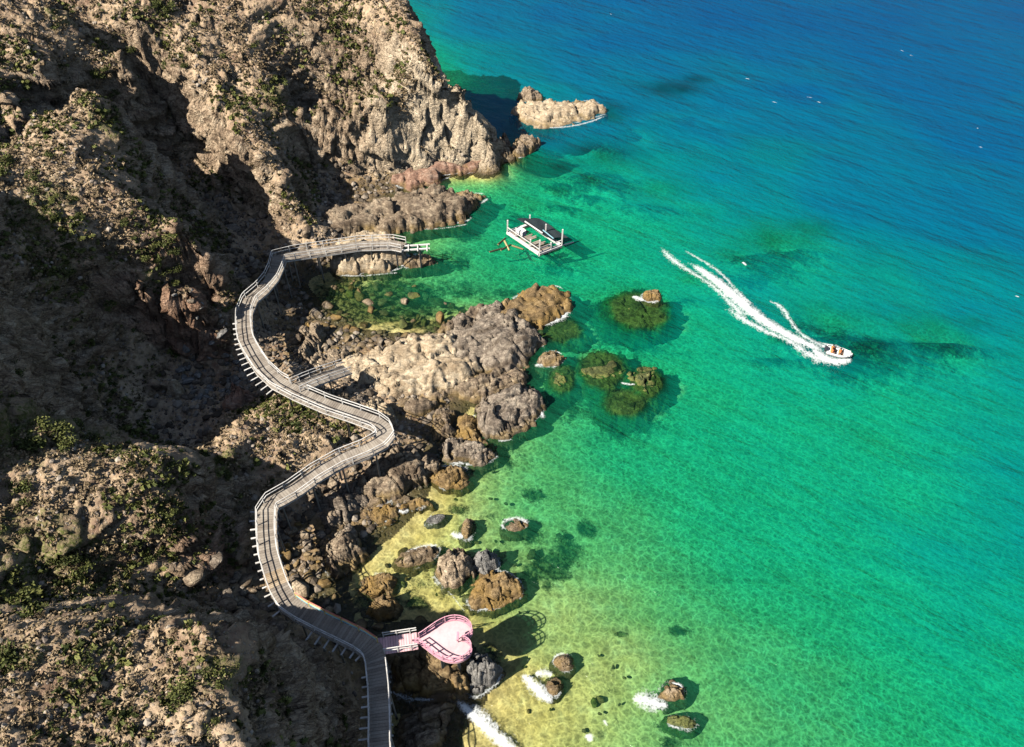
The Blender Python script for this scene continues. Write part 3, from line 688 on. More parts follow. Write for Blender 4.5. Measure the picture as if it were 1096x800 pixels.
oc('shore_rock', 'low brown rock trailing off seaward of the pier end', 'rock', [(430,282),(440,272),(462,276),(468,281),(450,286),(434,288)], .9, 'brown', 8, w=1)
# the big central point
oc('rock_point', 'ochre wave washed rock at the very tip of the central point', 'rock', [(522,350),(528,334),(548,321),(570,311),(592,306),(608,315),(610,330),(600,342),(580,351),(550,360),(530,360)], 1.7, 'ochre', 9, w=1.8, ang=.53)
oc('rock_outcrop', 'large dark grey slabby rock mass on the central point', 'rock', [(470,358),(484,346),(510,340),(534,332),(558,342),(572,354),(580,368),(572,382),(562,396),(548,404),(528,402),(510,396),(488,392),(472,376)], 2.4, 'grey', 10, w=2.2, ang=.53, rough=1.3)
oc('rock_outcrop', 'broad pale tan rock dome between the boardwalk and the dark slabs', 'rock', [(360,398),(376,384),(402,378),(430,370),(458,360),(480,362),(500,380),(516,398),(505,414),(480,422),(450,430),(425,438),(396,434),(374,424),(362,412)], 2.4, 'pale', 11, w=2.2, ang=.53, rough=1.0)
oc('rock_outcrop', 'dark brown fractured rock below the pale dome', 'rock', [(418,432),(440,428),(470,420),(500,412),(530,404),(545,408),(540,418),(515,424),(486,428),(476,438),(462,446),(436,450),(420,444)], 1.7, 'brown', 12, w=1.6, ang=.3, rough=1.2)
oc('rock_outcrop', 'dark grey rock with a foaming seaward end south of the central point', 'rock', [(512,440),(520,428),(544,418),(562,416),(578,424),(582,436),(574,448),(560,462),(545,472),(522,470),(506,462),(508,450)], 2.3, 'grey', 13, w=1.8, ang=.7, rough=1.2)
oc('rock_outcrop', 'ochre rock shelf beside the dark pool', 'rock', [(486,448),(500,444),(512,450),(510,462),(520,474),(500,476),(488,466)], 1.2, 'ochre', 14, w=1.1)
oc('boulder', 'long grey and ochre boulder at the south edge of the rocks', 'boulder', [(470,482),(476,474),(500,472),(528,480),(530,490),(514,497),(488,496),(474,492)], 1.7, 'grey', 15, w=1.3, terr=.2)
oc('boulder', 'rounded brown boulder next to the ochre topped one', 'boulder', ell(460,500,13,11), 1.5, 'brown', 16, w=1.1, terr=.2)
oc('boulder', 'round ochre topped boulder in the green shallows', 'boulder', ell(483,512,20,13), 1.3, 'ochre', 17, w=1.2, terr=.15)
oc('rock_outcrop', 'narrow brown rocks rimming the dark pool on its land side', 'rock', [(462,458),(468,446),(478,440),(486,446),(482,458),(486,470),(474,474),(464,470)], 1.5, 'brown', 18, w=.9)
oc('sea_rock', 'small rock with breaking foam just off the dark slabs', 'rock', [(572,388),(580,378),(596,376),(604,384),(598,392),(582,394)], .8, 'brown', 19, w=.9)
oc('rock_outcrop', 'jagged brown shore rocks below the hairpin bend', 'rock', [(388,510),(400,492),(430,486),(448,492),(462,510),(458,520),(440,522),(428,532),(404,540),(388,530)], 2.5, 'brown', 20, w=1.6, rough=1.4)
oc('rock_outcrop', 'grey shore rocks left of the jagged brown ones', 'rock', [(334,556),(345,540),(366,528),(392,520),(402,534),(394,550),(372,560),(350,572),(336,568)], 2.2, 'grey', 21, w=1.5, rough=1.4)
oc('rock_outcrop', 'low ochre rock tongue reaching into the yellow shallows', 'rock', [(390,556),(402,544),(430,536),(452,530),(460,540),(445,546),(424,552),(404,562)], .9, 'ochre', 22, w=1.0)
oc('boulder', 'big reddish brown boulder on the shore near the bent walkway', 'boulder', [(344,600),(352,586),(370,576),(386,582),(392,596),(380,608),(360,616),(348,612)], 2.6, 'brown', 23, w=1.5, terr=.25)
oc('boulder', 'dark boulder at the water behind the reddish brown one', 'boulder', [(354,578),(360,568),(378,564),(388,572),(382,582),(366,586)], 1.6, 'grey', 24, w=1.1)
oc('sea_rock', 'flat elongated brown rock lying in the yellow shallows', 'rock', ell(446,598,26,10,-22), .75, 'brown', 25, w=1.1, terr=.2)
oc('boulder', 'tallest tan boulder of the cluster in the shallows', 'boulder', [(464,616),(468,602),(480,594),(500,594),(508,604),(506,618),(496,628),(476,630)], 2.8, 'tan', 26, w=1.6, terr=.2)
oc('boulder', 'dark grey block joined to the right of the tallest tan boulder', 'boulder', [(506,610),(508,596),(520,592),(532,596),(534,610),(520,616)], 2.2, 'slate', 27, w=1.0, terr=.4)
oc('boulder', 'wide ochre rock with a rim in front of the tan boulder cluster', 'boulder', [(498,640),(504,626),(520,614),(542,612),(556,624),(558,636),(546,646),(528,652),(506,652)], 1.1, 'ochre', 28, w=1.1, terr=.2)
oc('sea_rock', 'low brown rock in the shallows left of the tan cluster', 'rock', [(382,632),(392,618),(410,614),(424,620),(420,634),(400,640)], .8, 'ochre', 29, w=1)
oc('shore_rock', 'ribbed tan rock between the walkway and the shallows', 'rock', [(394,656),(402,642),(418,640),(430,650),(424,662),(406,664)], 1.4, 'ochre', 30, w=1)
oc('sea_rock', 'small rock with a white splash on its left side', 'rock', ell(500,568,7,11,15), .8, 'brown', 31, w=.7, terr=.2)
oc('sea_rock', 'small dark rock awash right of the splash rock', 'rock', ell(551,562,13,7), .45, 'brown', 32, w=1, terr=.2)
oc('sea_rock', 'small dark rock awash beyond the ochre tongue', 'rock', ell(466,556,11,5,-20), .4, 'slate', 33, w=.8, terr=.2)
oc('rock_outcrop', 'ochre topped rock mass under the pink heart platform', 'rock', [(418,716),(430,704),(452,698),(476,694),(500,700),(506,716),(500,734),(484,746),(462,748),(440,748),(424,742)], 3.4, 'ochre', 34, w=2.0, rough=1.2)
oc('rock_outcrop', 'dark craggy rock right of the pink heart platform', 'rock', [(500,736),(498,716),(508,704),(522,706),(534,718),(530,732),(516,744),(504,746)], 2.2, 'slate', 35, w=1.2, rough=1.5)
oc('shore_rock', 'dark rock at the lower edge beside the walkway', 'rock', [(420,800),(424,772),(440,756),(470,752),(486,756),(478,776),(470,800),(450,815),(430,815)], 1.3, 'brown', 36, w=1.3)
oc('boulder', 'round brown rock alone in the yellow shallows', 'boulder', ell(603,709,10,9), .7, 'brown', 37, w=.9, terr=.1)
oc('boulder', 'brown rock with foam washing over its left side', 'boulder', ell(592,735,8,10), .9, 'brown', 38, w=.8, terr=.1)
oc('sea_rock', 'larger reddish brown rock with a foam patch at its left', 'rock', [(700,748),(706,738),(720,730),(732,736),(732,748),(716,752)], 1.0, 'brown', 39, w=.9, terr=.2)
oc('sea_rock', 'low dark rock just below the larger reddish brown rock', 'rock', ell(729,773,17,7,8), .3, 'reef', 40, w=.8, terr=.1)
oc('reef', 'round dark reef with one dry ochre top off the point', 'reef', ell(682,332,34,20), .4, 'reef', 41, z0=-.75, w=2, depth=2.6, terr=.2, edge=1.6)
oc('sea_rock', 'dry ochre top of the round dark reef, beside a splash', 'rock', ell(697,318,10,6), .7, 'ochre', 42, w=.8, terr=.2)
oc('reef', 'yellow green reef awash, biggest of the three close together', 'reef', ell(644,396,27,20), .6, 'reef', 43, z0=-.62, w=1.6, depth=2.6, terr=.2, edge=1.6)
oc('reef', 'reef with a dry mottled top, right one of the three close together', 'reef', ell(692,409,19,14), .9, 'reef', 44, z0=-.6, w=1.6, depth=2.6, terr=.2, edge=1.4)
oc('reef', 'fully drowned reef, lowest of the three close together', 'reef', ell(668,431,24,13), .4, 'reef', 45, z0=-.85, w=1.6, depth=2.6, terr=.2, edge=1.6)
oc('reef', 'narrow drowned reef close beside the foaming point rock', 'reef', ell(601,405,13,16), .4, 'reef', 46, z0=-.5, w=1.3, depth=2, terr=.2, edge=1.4)
oc('reef', 'drowned pale reef just off the dark slabs', 'reef', ell(592,352,30,12), .3, 'reef', 47, z0=-.9, w=1.5, depth=2, terr=.2, edge=1.6)
oc('rock_spur', 'pale lit boulder standing in the shaded beach at the cliff foot', 'boulder', [(180,428),(184,416),(192,410),(200,418),(200,430),(190,434)], 2.8, 'pale', 48, z0=2.0, w=1.0)
oc('shore_rock', 'reddish rocks where the shaded beach meets the sunlit knob', 'rock', [(240,446),(236,432),(250,422),(268,420),(284,428),(296,436),(290,446),(268,452)], 2.2, 'red', 49, z0=2.2, w=1.3, rough=1.3)
oc('rock_outcrop', 'white tan block inside the hairpin bend of the boardwalk', 'rock', [(362,466),(372,456),(388,456),(396,466),(386,474),(370,474)], 1.6, 'pale', 50, z0=2.0, w=1.1)
oc('rock_outcrop', 'pale slab sticking out behind the hairpin bend', 'rock', [(388,446),(396,434),(412,434),(424,446),(428,458),(412,458)], 2.4, 'pale', 51, z0=1.0, w=1.2)

oc('rock_outcrop', 'dark low rocks joining the pale dome to the ochre tip', 'rock', [(455,372),(470,352),(500,336),(528,330),(536,338),(510,350),(482,362),(470,376)], 1.3, 'brown', 52, w=1.2, ang=.53, rough=1.2)
oc('rock_outcrop', 'brown rocks filling the gap between the dark slabs and the foaming grey rock', 'rock', [(498,414),(510,402),(540,400),(560,398),(566,410),(556,420),(530,426),(508,432),(496,426)], 1.4, 'brown', 53, w=1.2, ang=.53, rough=1.2)
oc('rock_outcrop', 'tan rocks on the stony shore beside the side ramp', 'rock', [(330,392),(345,380),(366,376),(380,384),(366,396),(350,408),(336,404)], 1.6, 'tan', 54, w=1.1, ang=.53)
oc('rock_outcrop', 'tan broken rock ridge running up to the upper bay from the pale dome', 'rock', [(318,388),(322,372),(334,352),(346,356),(342,376),(334,392)], 1.5, 'tan', 55, z0=.4, w=1.0, ang=2.2)
# ---------------------------------------------------------------- boulders: a few shapes, many places
def boulder_mesh(seed):
    import bmesh
    bm = bmesh.new(); bmesh.ops.create_icosphere(bm, subdivisions=3, radius=1)
    v = np.array([x.co[:] for x in bm.verts]); r = np.random.default_rng(seed)
    for _ in range(9):
        n = r.normal(size=3); n /= np.linalg.norm(n); d = v@n; k = r.uniform(.5, .85)
        v -= np.outer(np.maximum(d-k, 0)*.97, n)
    v *= (1+.10*fbm3(v[:, 0]*1.3+seed*5, v[:, 1]*1.3, v[:, 2]*1.3, 3)+.05*fbm3(v[:, 0]*4+seed, v[:, 1]*4, v[:, 2]*4, 2))[:, None]
    v *= np.array([1.15, .85, .68])
    for x, c in zip(bm.verts, v): x.co = c
    me = bpy.data.meshes.new('boulder'); bm.to_mesh(me); bm.free()
    me.polygons.foreach_set('use_smooth', [True]*len(me.polygons))
    return me
SHAPES = [boulder_mesh(i) for i in range(10)]
_vm = {}
def bm_of(k, mat):
    if (k, mat) not in _vm:
        me = SHAPES[k].copy(); me.materials.append(M[mat]); _vm[(k, mat)] = me
    return _vm[(k, mat)]
def in_poly(u, v, poly):
    return float(sdist(np.array([u]), np.array([v]), poly)[0]) > 0
def scatter_boulders(name, label, group, poly, n, smin, smax, mats, zfun=None, seed=0, sink=.25, zmax=None):
    r = random.Random(seed); us = [p[0] for p in poly]; vs = [p[1] for p in poly]; k = 0; t = 0; placed = []
    while k < n and t < n*60:
        t += 1
        u, v = r.uniform(min(us), max(us)), r.uniform(min(vs), max(vs))
        if not in_poly(u, v, poly): continue
        s = smin*(smax/smin)**(r.random()**1.6)
        x, y, _ = W(u, v, 1.0 if zfun is None else 0)
        if any(math.hypot(x-a, y-b) < (s+c)*.62 for a, b, c in placed): continue
        placed.append((x, y, s))
        g = float(hz(np.array([x]), np.array([y]))[0])
        if zmax is not None and g > zmax: continue
        o = bpy.data.objects.new(name, bm_of(r.randrange(10), r.choice(mats))); C.objects.link(o)
        o.location = (x, y, (max(g, -1.3) if zfun is None else zfun(r))+s*.68*.5-s*sink)
        o.scale = (s, s*r.uniform(.8, 1.15), s*r.uniform(.75, 1.2)); o.rotation_euler = (r.uniform(-.35, .35), r.uniform(-.35, .35), r.uniform(0, 6.3))
        tag(o, label, 'boulder', group); k += 1
scatter_boulders('boulder', 'tan or green stained boulder on the stony shore inside the upper bay', 'boulders on the stony shore of the upper bay', [(318,338),(345,318),(372,330),(400,345),(440,352),(452,366),(420,376),(372,386),(345,402),(318,385),(306,352)], 85, .35, 1.35, ['tan','ochre','brown','grey'], seed=3)
scatter_boulders('boulder', 'rock lying in the green shallows of the upper bay', 'rocks in the green shallows of the upper bay', [(350,310),(380,298),(430,300),(470,310),(500,330),(470,352),(440,350),(400,342),(372,326)], 42, .4, 1.2, ['ochre','brown','reef','tan'], zfun=lambda r: r.uniform(-1.0, -.1), seed=4)
scatter_boulders('boulder', 'blue grey boulder on the shaded beach left of the boardwalk', 'boulders on the shaded beach', [(196,400),(215,380),(250,372),(262,400),(285,425),(250,428),(225,440),(196,446)], 60, .35, .95, ['slate','slate','grey'], seed=5)
scatter_boulders('boulder', 'shore boulder below the lower boardwalk and the shallows', 'boulders along the lower shore', [(300,560),(330,556),(350,575),(345,610),(380,640),(412,668),(380,672),(345,655),(312,620),(300,590)], 45, .4, 1.3, ['brown','grey','ochre','tan'], seed=6)
scatter_boulders('boulder', 'angular rock on the shore below the bend', 'rocks on the shore below the bend', [(330,520),(372,505),(420,480),(455,488),(450,530),(400,560),(350,580),(325,560)], 30, .4, 1.2, ['brown','tan','grey'], seed=7)
scatter_boulders('boulder', 'dark boulder in the gully mouth left of the lower boardwalk', 'boulders in the gully mouth', [(225,660),(215,640),(235,625),(268,620),(280,640),(300,668),(330,690),(300,690),(265,668)], 22, .5, 1.5, ['grey','brown'], seed=8)
scatter_boulders('boulder', 'dark boulder at the shaded waterline of the cove under the cliff', 'boulders in the shaded cove', [(225,255),(290,240),(345,236),(350,262),(300,300),(250,300)], 18, .6, 1.8, ['grey','brown'], seed=9, zmax=3.0)
scatter_boulders('sea_stone', 'small brown stone lying under the clear yellow shallows', 'stones under the yellow shallows', [(400,590),(430,560),(480,525),(540,530),(600,560),(620,600),(570,620),(560,660),(520,670),(460,668),(420,650),(395,620)], 34, .2, .75, ['brown','ochre','reef'], zfun=lambda r: r.uniform(-1.1, -.45), seed=10)
scatter_boulders('sea_stone', 'small brown stone lying under the clear yellow shallows', 'stones under the yellow shallows', [(560,700),(620,690),(700,720),(740,790),(600,795),(550,770)], 12, .2, .5, ['brown','reef'], zfun=lambda r: r.uniform(-1.1, -.6), seed=11)

# ---------------------------------------------------------------- boardwalk
def resample(pts, step):
    P = [Vector(p) for p in pts]; out = [P[0]]; acc = 0
    for a, b in zip(P[:-1], P[1:]):
        d = (b-a).length; t = step-acc
        while t <= d: out.append(a.lerp(b, t/d)); t += step
        acc = (acc+d) % step if t > d else 0
        acc = d-(t-step)
    return out
def smooth(P, n=2):
    P = [Vector(p) for p in P]
    for _ in range(n):
        Q = [P[0]]
        for a, b in zip(P[:-1], P[1:]): Q += [a.lerp(b, .25), a.lerp(b, .75)]
        P = Q+[P[-1]]
    return P
def sides(P, w):
    Lf, Rt = [], []
    for i in range(len(P)):
        a = P[max(i-1, 0)]; b = P[min(i+1, len(P)-1)]; t = Vector((b.x-a.x, b.y-a.y, 0)).normalized(); n = Vector((-t.y, t.x, 0))
        k = 1.0
        if 0 < i < len(P)-1:
            t0 = (P[i]-P[i-1]); t0.z = 0; t0.normalize(); n0 = Vector((-t0.y, t0.x, 0)); k = 1/max(.6, n.dot(n0))
        Lf.append(P[i]+n*w*k); Rt.append(P[i]-n*w*k)
    return Lf, Rt
def along(P):
    s = [0.0]
    for a, b in zip(P[:-1], P[1:]): s.append(s[-1]+(b-a).length)
    return s
def at_len(P, S, t):
    t = max(0, min(S[-1], t))
    for i in range(len(S)-1):
        if t <= S[i+1]: return P[i].lerp(P[i+1], (t-S[i])/max(1e-6, S[i+1]-S[i])), i
    return P[-1], len(P)-2
HWALK = 1.12
def planks(P, w, mat, parent, name='deck', pw=.30, z=0):
    Lf, Rt = sides(P, w); S = along(P); mb = MB(); t = 0; r = random.Random(4)
    while t < S[-1]-.02:
        e = min(t+pw-.025, S[-1])
        (p, i), (q, j) = at_len(P, S, t), at_len(P, S, e)
        def side(u, Q):
            pt, k = at_len(P, S, u); f = (u-S[k])/max(1e-6, S[k+1]-S[k]); return Q[k].lerp(Q[k+1], f)
        a, b, c, d = side(t, Lf), side(t, Rt), side(e, Rt), side(e, Lf)
        o = r.uniform(-.03, .03); dz = Vector((0, 0, z)); dn = Vector((0, 0, -.06))
        mb.hexa([x+dz+dn for x in (a, b, c, d)]+[x+dz for x in (a, b, c, d)], r.random())
        t += pw
    return mb.build(name, mat, parent)
def rail(P, name, matf, parent, hs=(1.08, .58), w=.085):
    out = None
    for k, h in enumerate(hs):
        mb = MB()
        for a, b in zip(P[:-1], P[1:]): mb.bar(a+Vector((0, 0, h)), b+Vector((0, 0, h)), w, .07, random.random())
        o = mb.build(name if k == 0 else 'lower_rail', matf, parent if k == 0 else out); out = out or o
    return out
bw = empty('boardwalk', W(345, 447, 0)); bwl = Vector(bw.location)
tag(bw, 'long winding wooden boardwalk with white rails hugging the rocky shore', 'boardwalk')
D = [(432,264.5,3.6),(420,262,3.6),(386,263,3.7),(345,269,4.3),(318,273,4.8),(299,277,5.3),(296,288,5.8),(291,299,5.9),(281,311,6.0),(268,322,6.0),(262,337,6.1),(262,352,6.2),(264,366,6.4),(272,381,6.6),(282,396,6.7),
     (297,410,6.8),(320,422,6.8),(350,435,6.7),(380,445,6.6),(402,453,6.6),(411,460,6.5),(413,467,6.5),(408,474,6.4),(392,483,6.3),(364,494,6.2),(338,509,6.1),(313,527,6.0),(292,539,6.0),(286,548,6.0),(286,572,6.0),(288,594,6.0),(293,612,6.0),(300,632,6.0),
     (308,646,6.0),(322,656,6.0),(345,668,6.0),(370,680,6.0),(386,688,6.0),(399,697,6.0),(403,711,6.0),(406,740,6.0),(407,770,6.0),(407,800,6.0),(409,830,6.0),(412,880,6.0)]
path = [Vector(W(*p))-bwl for p in D]
path = [p for k, p in enumerate(path) if k < 3 or (p-path[k-1]).length > .2]
HW = .98
planks(path, HW, M['deck'], bw)
Lf, Rt = sides(path, HW-.06)
S = along(path); LEN = S[-1]
def pick(Q, t):
    _, k = at_len(path, S, t); f = (t-S[k])/max(1e-6, S[k+1]-S[k]); return Q[k].lerp(Q[k+1], f), k
# side beams under the deck edges
for Q in (Lf, Rt):
    mb = MB()
    for a, b in zip(Q[:-1], Q[1:]): mb.bar(a-Vector((0, 0, .17)), b-Vector((0, 0, .17)), .12, .2, .6)
    mb.build('side_beam', M['whitewood'], bw)
def near_px(t, u0, u1, v0, v1):
    p, _ = at_len(path, S, t); p = p+bwl
    d = p-Vector((0, 0, CH)); yc = d.y*CP-d.z*SP; up = d.y*SP+d.z*CP
    u = 548+FPX*d.x/yc; v = 400-FPX*up/yc
    return u0 <= u <= u1 and v0 <= v <= v1
# railings split in runs so the painted run near the heart keeps its own colours
def runs(flag):
    out = []; cur = []; t = 0
    while t <= LEN:
        if flag(t): cur.append(t)
        elif len(cur) > 1: out.append(cur); cur = []
        else: cur = []
        t += .6
    if len(cur) > 1: out.append(cur)
    return out
npost = 0
def posts(Q, ts, par, mat, right):
    global npost
    extra = MB()
    for t in ts:
        p, _ = pick(Q, t); mb = MB() if npost < 100 else extra
        mb.bar(p-Vector((0, 0, .2)), p+Vector((0, 0, 1.12)), .10, .10, random.random())
        if npost < 100: mb.build('railing_post', mat, par)
        npost += 1
    if extra.v: tag(extra.build('railing_posts', mat, par), kind='stuff')
painted = lambda t: near_px(t, 309, 402, 642, 696)
junc = lambda t: near_px(t, 305, 323, 414, 423.5) # branch opening
heartj = lambda t: near_px(t, 396.5, 404, 694, 706)
for Q, right in ((Lf, False), (Rt, True)):
    # the path runs pier -> south, so its left hand side (Lf) is the seaward side here
    for i, r_ in enumerate(runs(lambda t: not (painted(t) and not right) and not (not right and (junc(t) or heartj(t))))):
        pts = [pick(Q, t)[0] for t in r_]
        if len(pts) < 2: continue
        ro = rail(pts, 'railing', M['whitewood'], bw)
        n = max(1, int((r_[-1]-r_[0])/2.3)); posts(Q, [r_[0]+(r_[-1]-r_[0])*k/n for k in range(n+1)], ro, M['whitewood'], right)
pr = [t for t in np.arange(0, LEN, .6) if painted(t)]
pts = [pick(Lf, t)[0] for t in pr]
ro = rail(pts, 'railing', M['redrail'], bw, hs=(1.08,), w=.1); ro['label'] = 'railing run painted in red yellow and blue'
rail(pts, 'middle_rail', M['yellowrail'], ro, hs=(.75,), w=.09); rail(pts, 'lower_rail', M['bluerail'], ro, hs=(.42,), w=.08)
n = max(1, int((pr[-1]-pr[0])/1.6))
for k in range(n+1):
    p = pick(Lf, pr[0]+(pr[-1]-pr[0])*k/n)[0]; mb = MB(); mb.bar(p-Vector((0, 0, .2)), p+Vector((0, 0, 1.12)), .1, .1, .6); mb.build('railing_post', M['yellowrail'], ro)
# brown square landing
pl = [t for t in np.arange(0, LEN, .3) if near_px(t, 288, 304, 609, 628)]
q = [at_len(path, S, t)[0]+Vector((0, 0, .035)) for t in pl]; planks(q, HW+.12, M['tanwood'], bw, 'landing_board', .2)
# supports and the cross beams that stick out on the landward side
def ground(p): return float(hz(np.array([p.x+bwl.x]), np.array([p.y+bwl.y]))[0])-bwl.z
t = 1.0; k = 0
while t < LEN and k < 48:
    for Q in (Lf, Rt):
        p, _ = pick(Q, t); g = ground(p)
        if g < p.z-.5:
            mb = MB(); mb.tube(p-Vector((0, 0, .2)), Vector((p.x, p.y, g-.6)), .10, .12, 8); mb.build('support_post', M['whitewood'], bw, True)
    t += 3.9; k += 1
t = .6; k = 0
teeth = lambda t: near_px(t, 270, 312, 545, 655) or near_px(t, 396, 420, 715, 900) or near_px(t, 255, 300, 340, 412) or near_px(t, 320, 400, 664, 696)
while t < LEN:
    if teeth(t) and k < 99:
        p, i = at_len(path, S, t); nrm_ = (pick(Lf, t)[0]-pick(Rt, t)[0]).normalized()
        a = p+nrm_*1.1-Vector((0, 0, .33)); b = p-nrm_*(1.75+.25*math.sin(t*7))-Vector((0, 0, .33))
        mb = MB(); mb.bar(a, b, .15, .13, random.random()); mb.build('cross_beam', M['whitewood'], bw); k += 1
    t += .95
# branch walkway down to the pale dome
br = empty('branch_walkway', W(345, 404, 0)); bl = Vector(br.location)
tag(br, 'short side ramp from the boardwalk down to the pale rock dome', 'walkway')
bp = [Vector(W(*p))-bl for p in [(317,416,6.7),(330,410,6.3),(348,403,5.7),(372,395,4.6)]]
bp = [a.lerp(b, k/3) for a, b in zip(bp[:-1], bp[1:]) for k in range(3)]+[bp[-1]]
planks(bp, .95, M['deck'], br); bL, bR = sides(bp, .9)
for Q in (bL, bR):
    r_ = rail(Q, 'railing', M['whitewood'], br)
    for k in range(0, len(Q), 2):
        mb = MB(); mb.bar(Q[k]-Vector((0, 0, .1)), Q[k]+Vector((0, 0, 1.1)), .09, .09, .6); mb.build('railing_post', M['whitewood'], r_)
    mb = MB()
    for a, b in zip(Q[:-1], Q[1:]): mb.bar(a-Vector((0, 0, .16)), b-Vector((0, 0, .16)), .1, .18, .6)
    mb.build('side_beam', M['whitewood'], br)
    for k in (2, 6):
        p = Q[k]; g = float(hz(np.array([p.x+bl.x]), np.array([p.y+bl.y]))[0])
        mb = MB(); mb.tube(p-Vector((0, 0, .1)), Vector((p.x, p.y, min(g-.5, p.z-1))), .09, .1, 8); mb.build('support_post', M['whitewood'], br, True)
# ---------------------------------------------------------------- pier stub past the pier rock
pe = empty('pier_beams', W(445, 266, 0)); pl_ = Vector(pe.location)
tag(pe, 'bare white beams reaching out to sea past the pier rock', 'pier')
for dv in (-2.2, 2.2):
    a = Vector(W(430, 266+dv, 3.5))-pl_; b = Vector(W(460, 264+dv, 3.5))-pl_
    mb = MB(); mb.bar(a, b, .22, .2, .7); mb.build('beam', M['whitewood'], pe)
for u in (437, 447, 457):
    a = Vector(W(u, 262, 3.65))-pl_; b = Vector(W(u, 269, 3.65))-pl_; mb = MB(); mb.bar(a, b, .15, .12, .6); mb.build('cross_beam', M['whitewood'], pe)
for dv in (-2.2, 2.2):
    p = Vector(W(449, 265+dv, 3.5))-pl_; mb = MB(); mb.tube(p, Vector((p.x, p.y, -2.4)), .12, .14, 8); mb.build('support_post', M['whitewood'], pe, True)
# ---------------------------------------------------------------- heart platform
HZ = 5.9
hc = Vector(W(473, 686, HZ)); hp = empty('heart_platform', (hc.x, hc.y, 0)); 
tag(hp, 'pink heart shaped viewing platform above the rocks', 'viewing platform')
ts = np.linspace(0, 2*math.pi, 96, endpoint=False)
hx = 13*np.cos(ts)-3.9*np.cos(2*ts)-1.6*np.cos(3*ts)-.7*np.cos(4*ts); hy = 16*np.sin(ts)**3
HSX, HSY = 6.1/28.5, 4.3/32.
def heart(k): return [Vector(((a+2.5)*HSX*k-.0, b*HSY*k, 0)) for a, b in zip(hx, hy)]
# tip of the heart points to the boardwalk (-x), lobes to the sea (+x)
def slab(name, outl, z0, z1, mat, parent):
    n = len(outl); me = bpy.data.meshes.new(name)
    v = [(p.x, p.y, z1) for p in outl]+[(p.x, p.y, z0) for p in outl]
    f = [list(range(n)), list(range(2*n-1, n-1, -1))]+[[i, i+n, (i+1) % n+n, (i+1) % n] for i in range(n)]
    me.from_pydata(v, [], f); me.update(); me.materials.append(mat)
    at = me.attributes.new('tone', 'FLOAT', 'POINT'); at.data.foreach_set('value', [.5]*(2*n))
    o = bpy.data.objects.new(name, me); C.objects.link(o); o.parent = parent; return o
slab('deck', heart(1.0), HZ-.22, HZ, M['pinkdeck'], hp)
# raised rim of the same paint
H1 = [p for p in heart(.97)]
rim = MB()
for a, b in zip(H1, H1[1:]+H1[:1]): rim.bar(a+Vector((0, 0, HZ+.06)), b+Vector((0, 0, HZ+.06)), .16, .12, .2)
rim.build('rim', M['pinkrail'], hp)
idx = [i for i in range(96) if H1[i].x > -1.95]
# railing: all round except the opening at the tip; leave index order continuous
ordr = [p for p in H1]; start = min(range(96), key=lambda i: H1[i].x)
ring = [H1[(start+i) % 96] for i in range(97)]; ring = [p for p in ring if not (p.x < min(q.x for q in H1)+.55)]
hr = rail([p+Vector((0, 0, HZ)) for p in ring], 'railing', M['pinkrail'], hp, (1.05, .6), .08)
for i in range(0, len(ring), 4):
    mb = MB(); mb.bar(ring[i]+Vector((0, 0, HZ-.1)), ring[i]+Vector((0, 0, HZ+1.1)), .1, .1, .7); mb.build('railing_post', M['pinkrail'], hr)
# small heart ornament at the notch
orn = MB(); 
for sy in (-.13, .13): orn.tube(Vector((1.55, sy, HZ)), Vector((1.55, sy*2.2, HZ+.9)), .05, .05, 6)
orn.box((1.55, 0, HZ+.95), (.1, .4, .16), col=.2); orn.build('heart_ornament', M['pinkrail'], hp)
for (x_, y_) in ((-1.3, 0), (0, 1.3), (0, -1.3), (1.5, 1.0), (1.5, -1.0)):
    g = float(hz(np.array([x_+hc.x]), np.array([y_+hc.y]))[0]); mb = MB(); mb.tube((x_, y_, HZ-.2), (x_, y_, min(g, 0)-.5), .16, .18, 10); mb.build('support_post', M['whitewood'], hp, True)
# link bridge
tipx = min(p.x for p in H1)
g0 = Vector(W(404, 692, 6.0))-Vector((hc.x, hc.y, 0)); g1 = Vector((tipx+.5, 0, HZ+.03))
gp = [g0.lerp(g1, k/6) for k in range(7)]
gp = [Vector((p.x, p.y, HZ+.02)) for p in gp]
planks(gp, .85, M['pinkdeck'], hp, 'bridge_deck', .25); gL, gR = sides(gp, .8)
for Q in (gL, gR):
    r_ = rail(Q[1:], 'bridge_railing', M['whitewood'], hp, (1.05, .6), .08)
    for p in Q[1::2]:
        mb = MB(); mb.bar(p, p+Vector((0, 0, 1.1)), .09, .09, .7); mb.build('railing_post', M['whitewood'], r_)

# ---------------------------------------------------------------- floating fish platform
A0 = Vector(W(543, 249, .5)); B0 = Vector(W(577, 272, .5)); C0 = Vector(W(601, 263, .5)); D0 = A0+C0-B0
cen = (A0+C0)/2; fp = empty('fishing_raft', (cen.x, cen.y, 0)); fo = Vector((cen.x, cen.y, 0))
tag(fp, 'white floating fishing hut with a dark collapsed roof in the bay', 'fishing raft')
a, b, c, d = [q-fo for q in (A0, B0, C0, D0)]
for p, q_ in ((a, b), (b, c), (c, d), (d, a)):
    mb = MB(); mb.bar(p, q_, .42, .35, .8); mb.build('edge_beam', M['whitewood'], fp)
mb = MB(); N = 22
for k in range(N):
    if k in (6, 11, 12, 17): continue
    s0, s1 = (k+.06)/N, (k+.9)/N; lo, hi = .04, .62+.08*math.sin(k*2.2)
    pts = [a.lerp(b, s0).lerp(d.lerp(c, s0), lo), a.lerp(b, s1).lerp(d.lerp(c, s1), lo), a.lerp(b, s1).lerp(d.lerp(c, s1), hi), a.lerp(b, s0).lerp(d.lerp(c, s0), hi)]
    mb.hexa([p+Vector((0, 0, -.02)) for p in pts]+[p+Vector((0, 0, .06)) for p in pts], random.random())
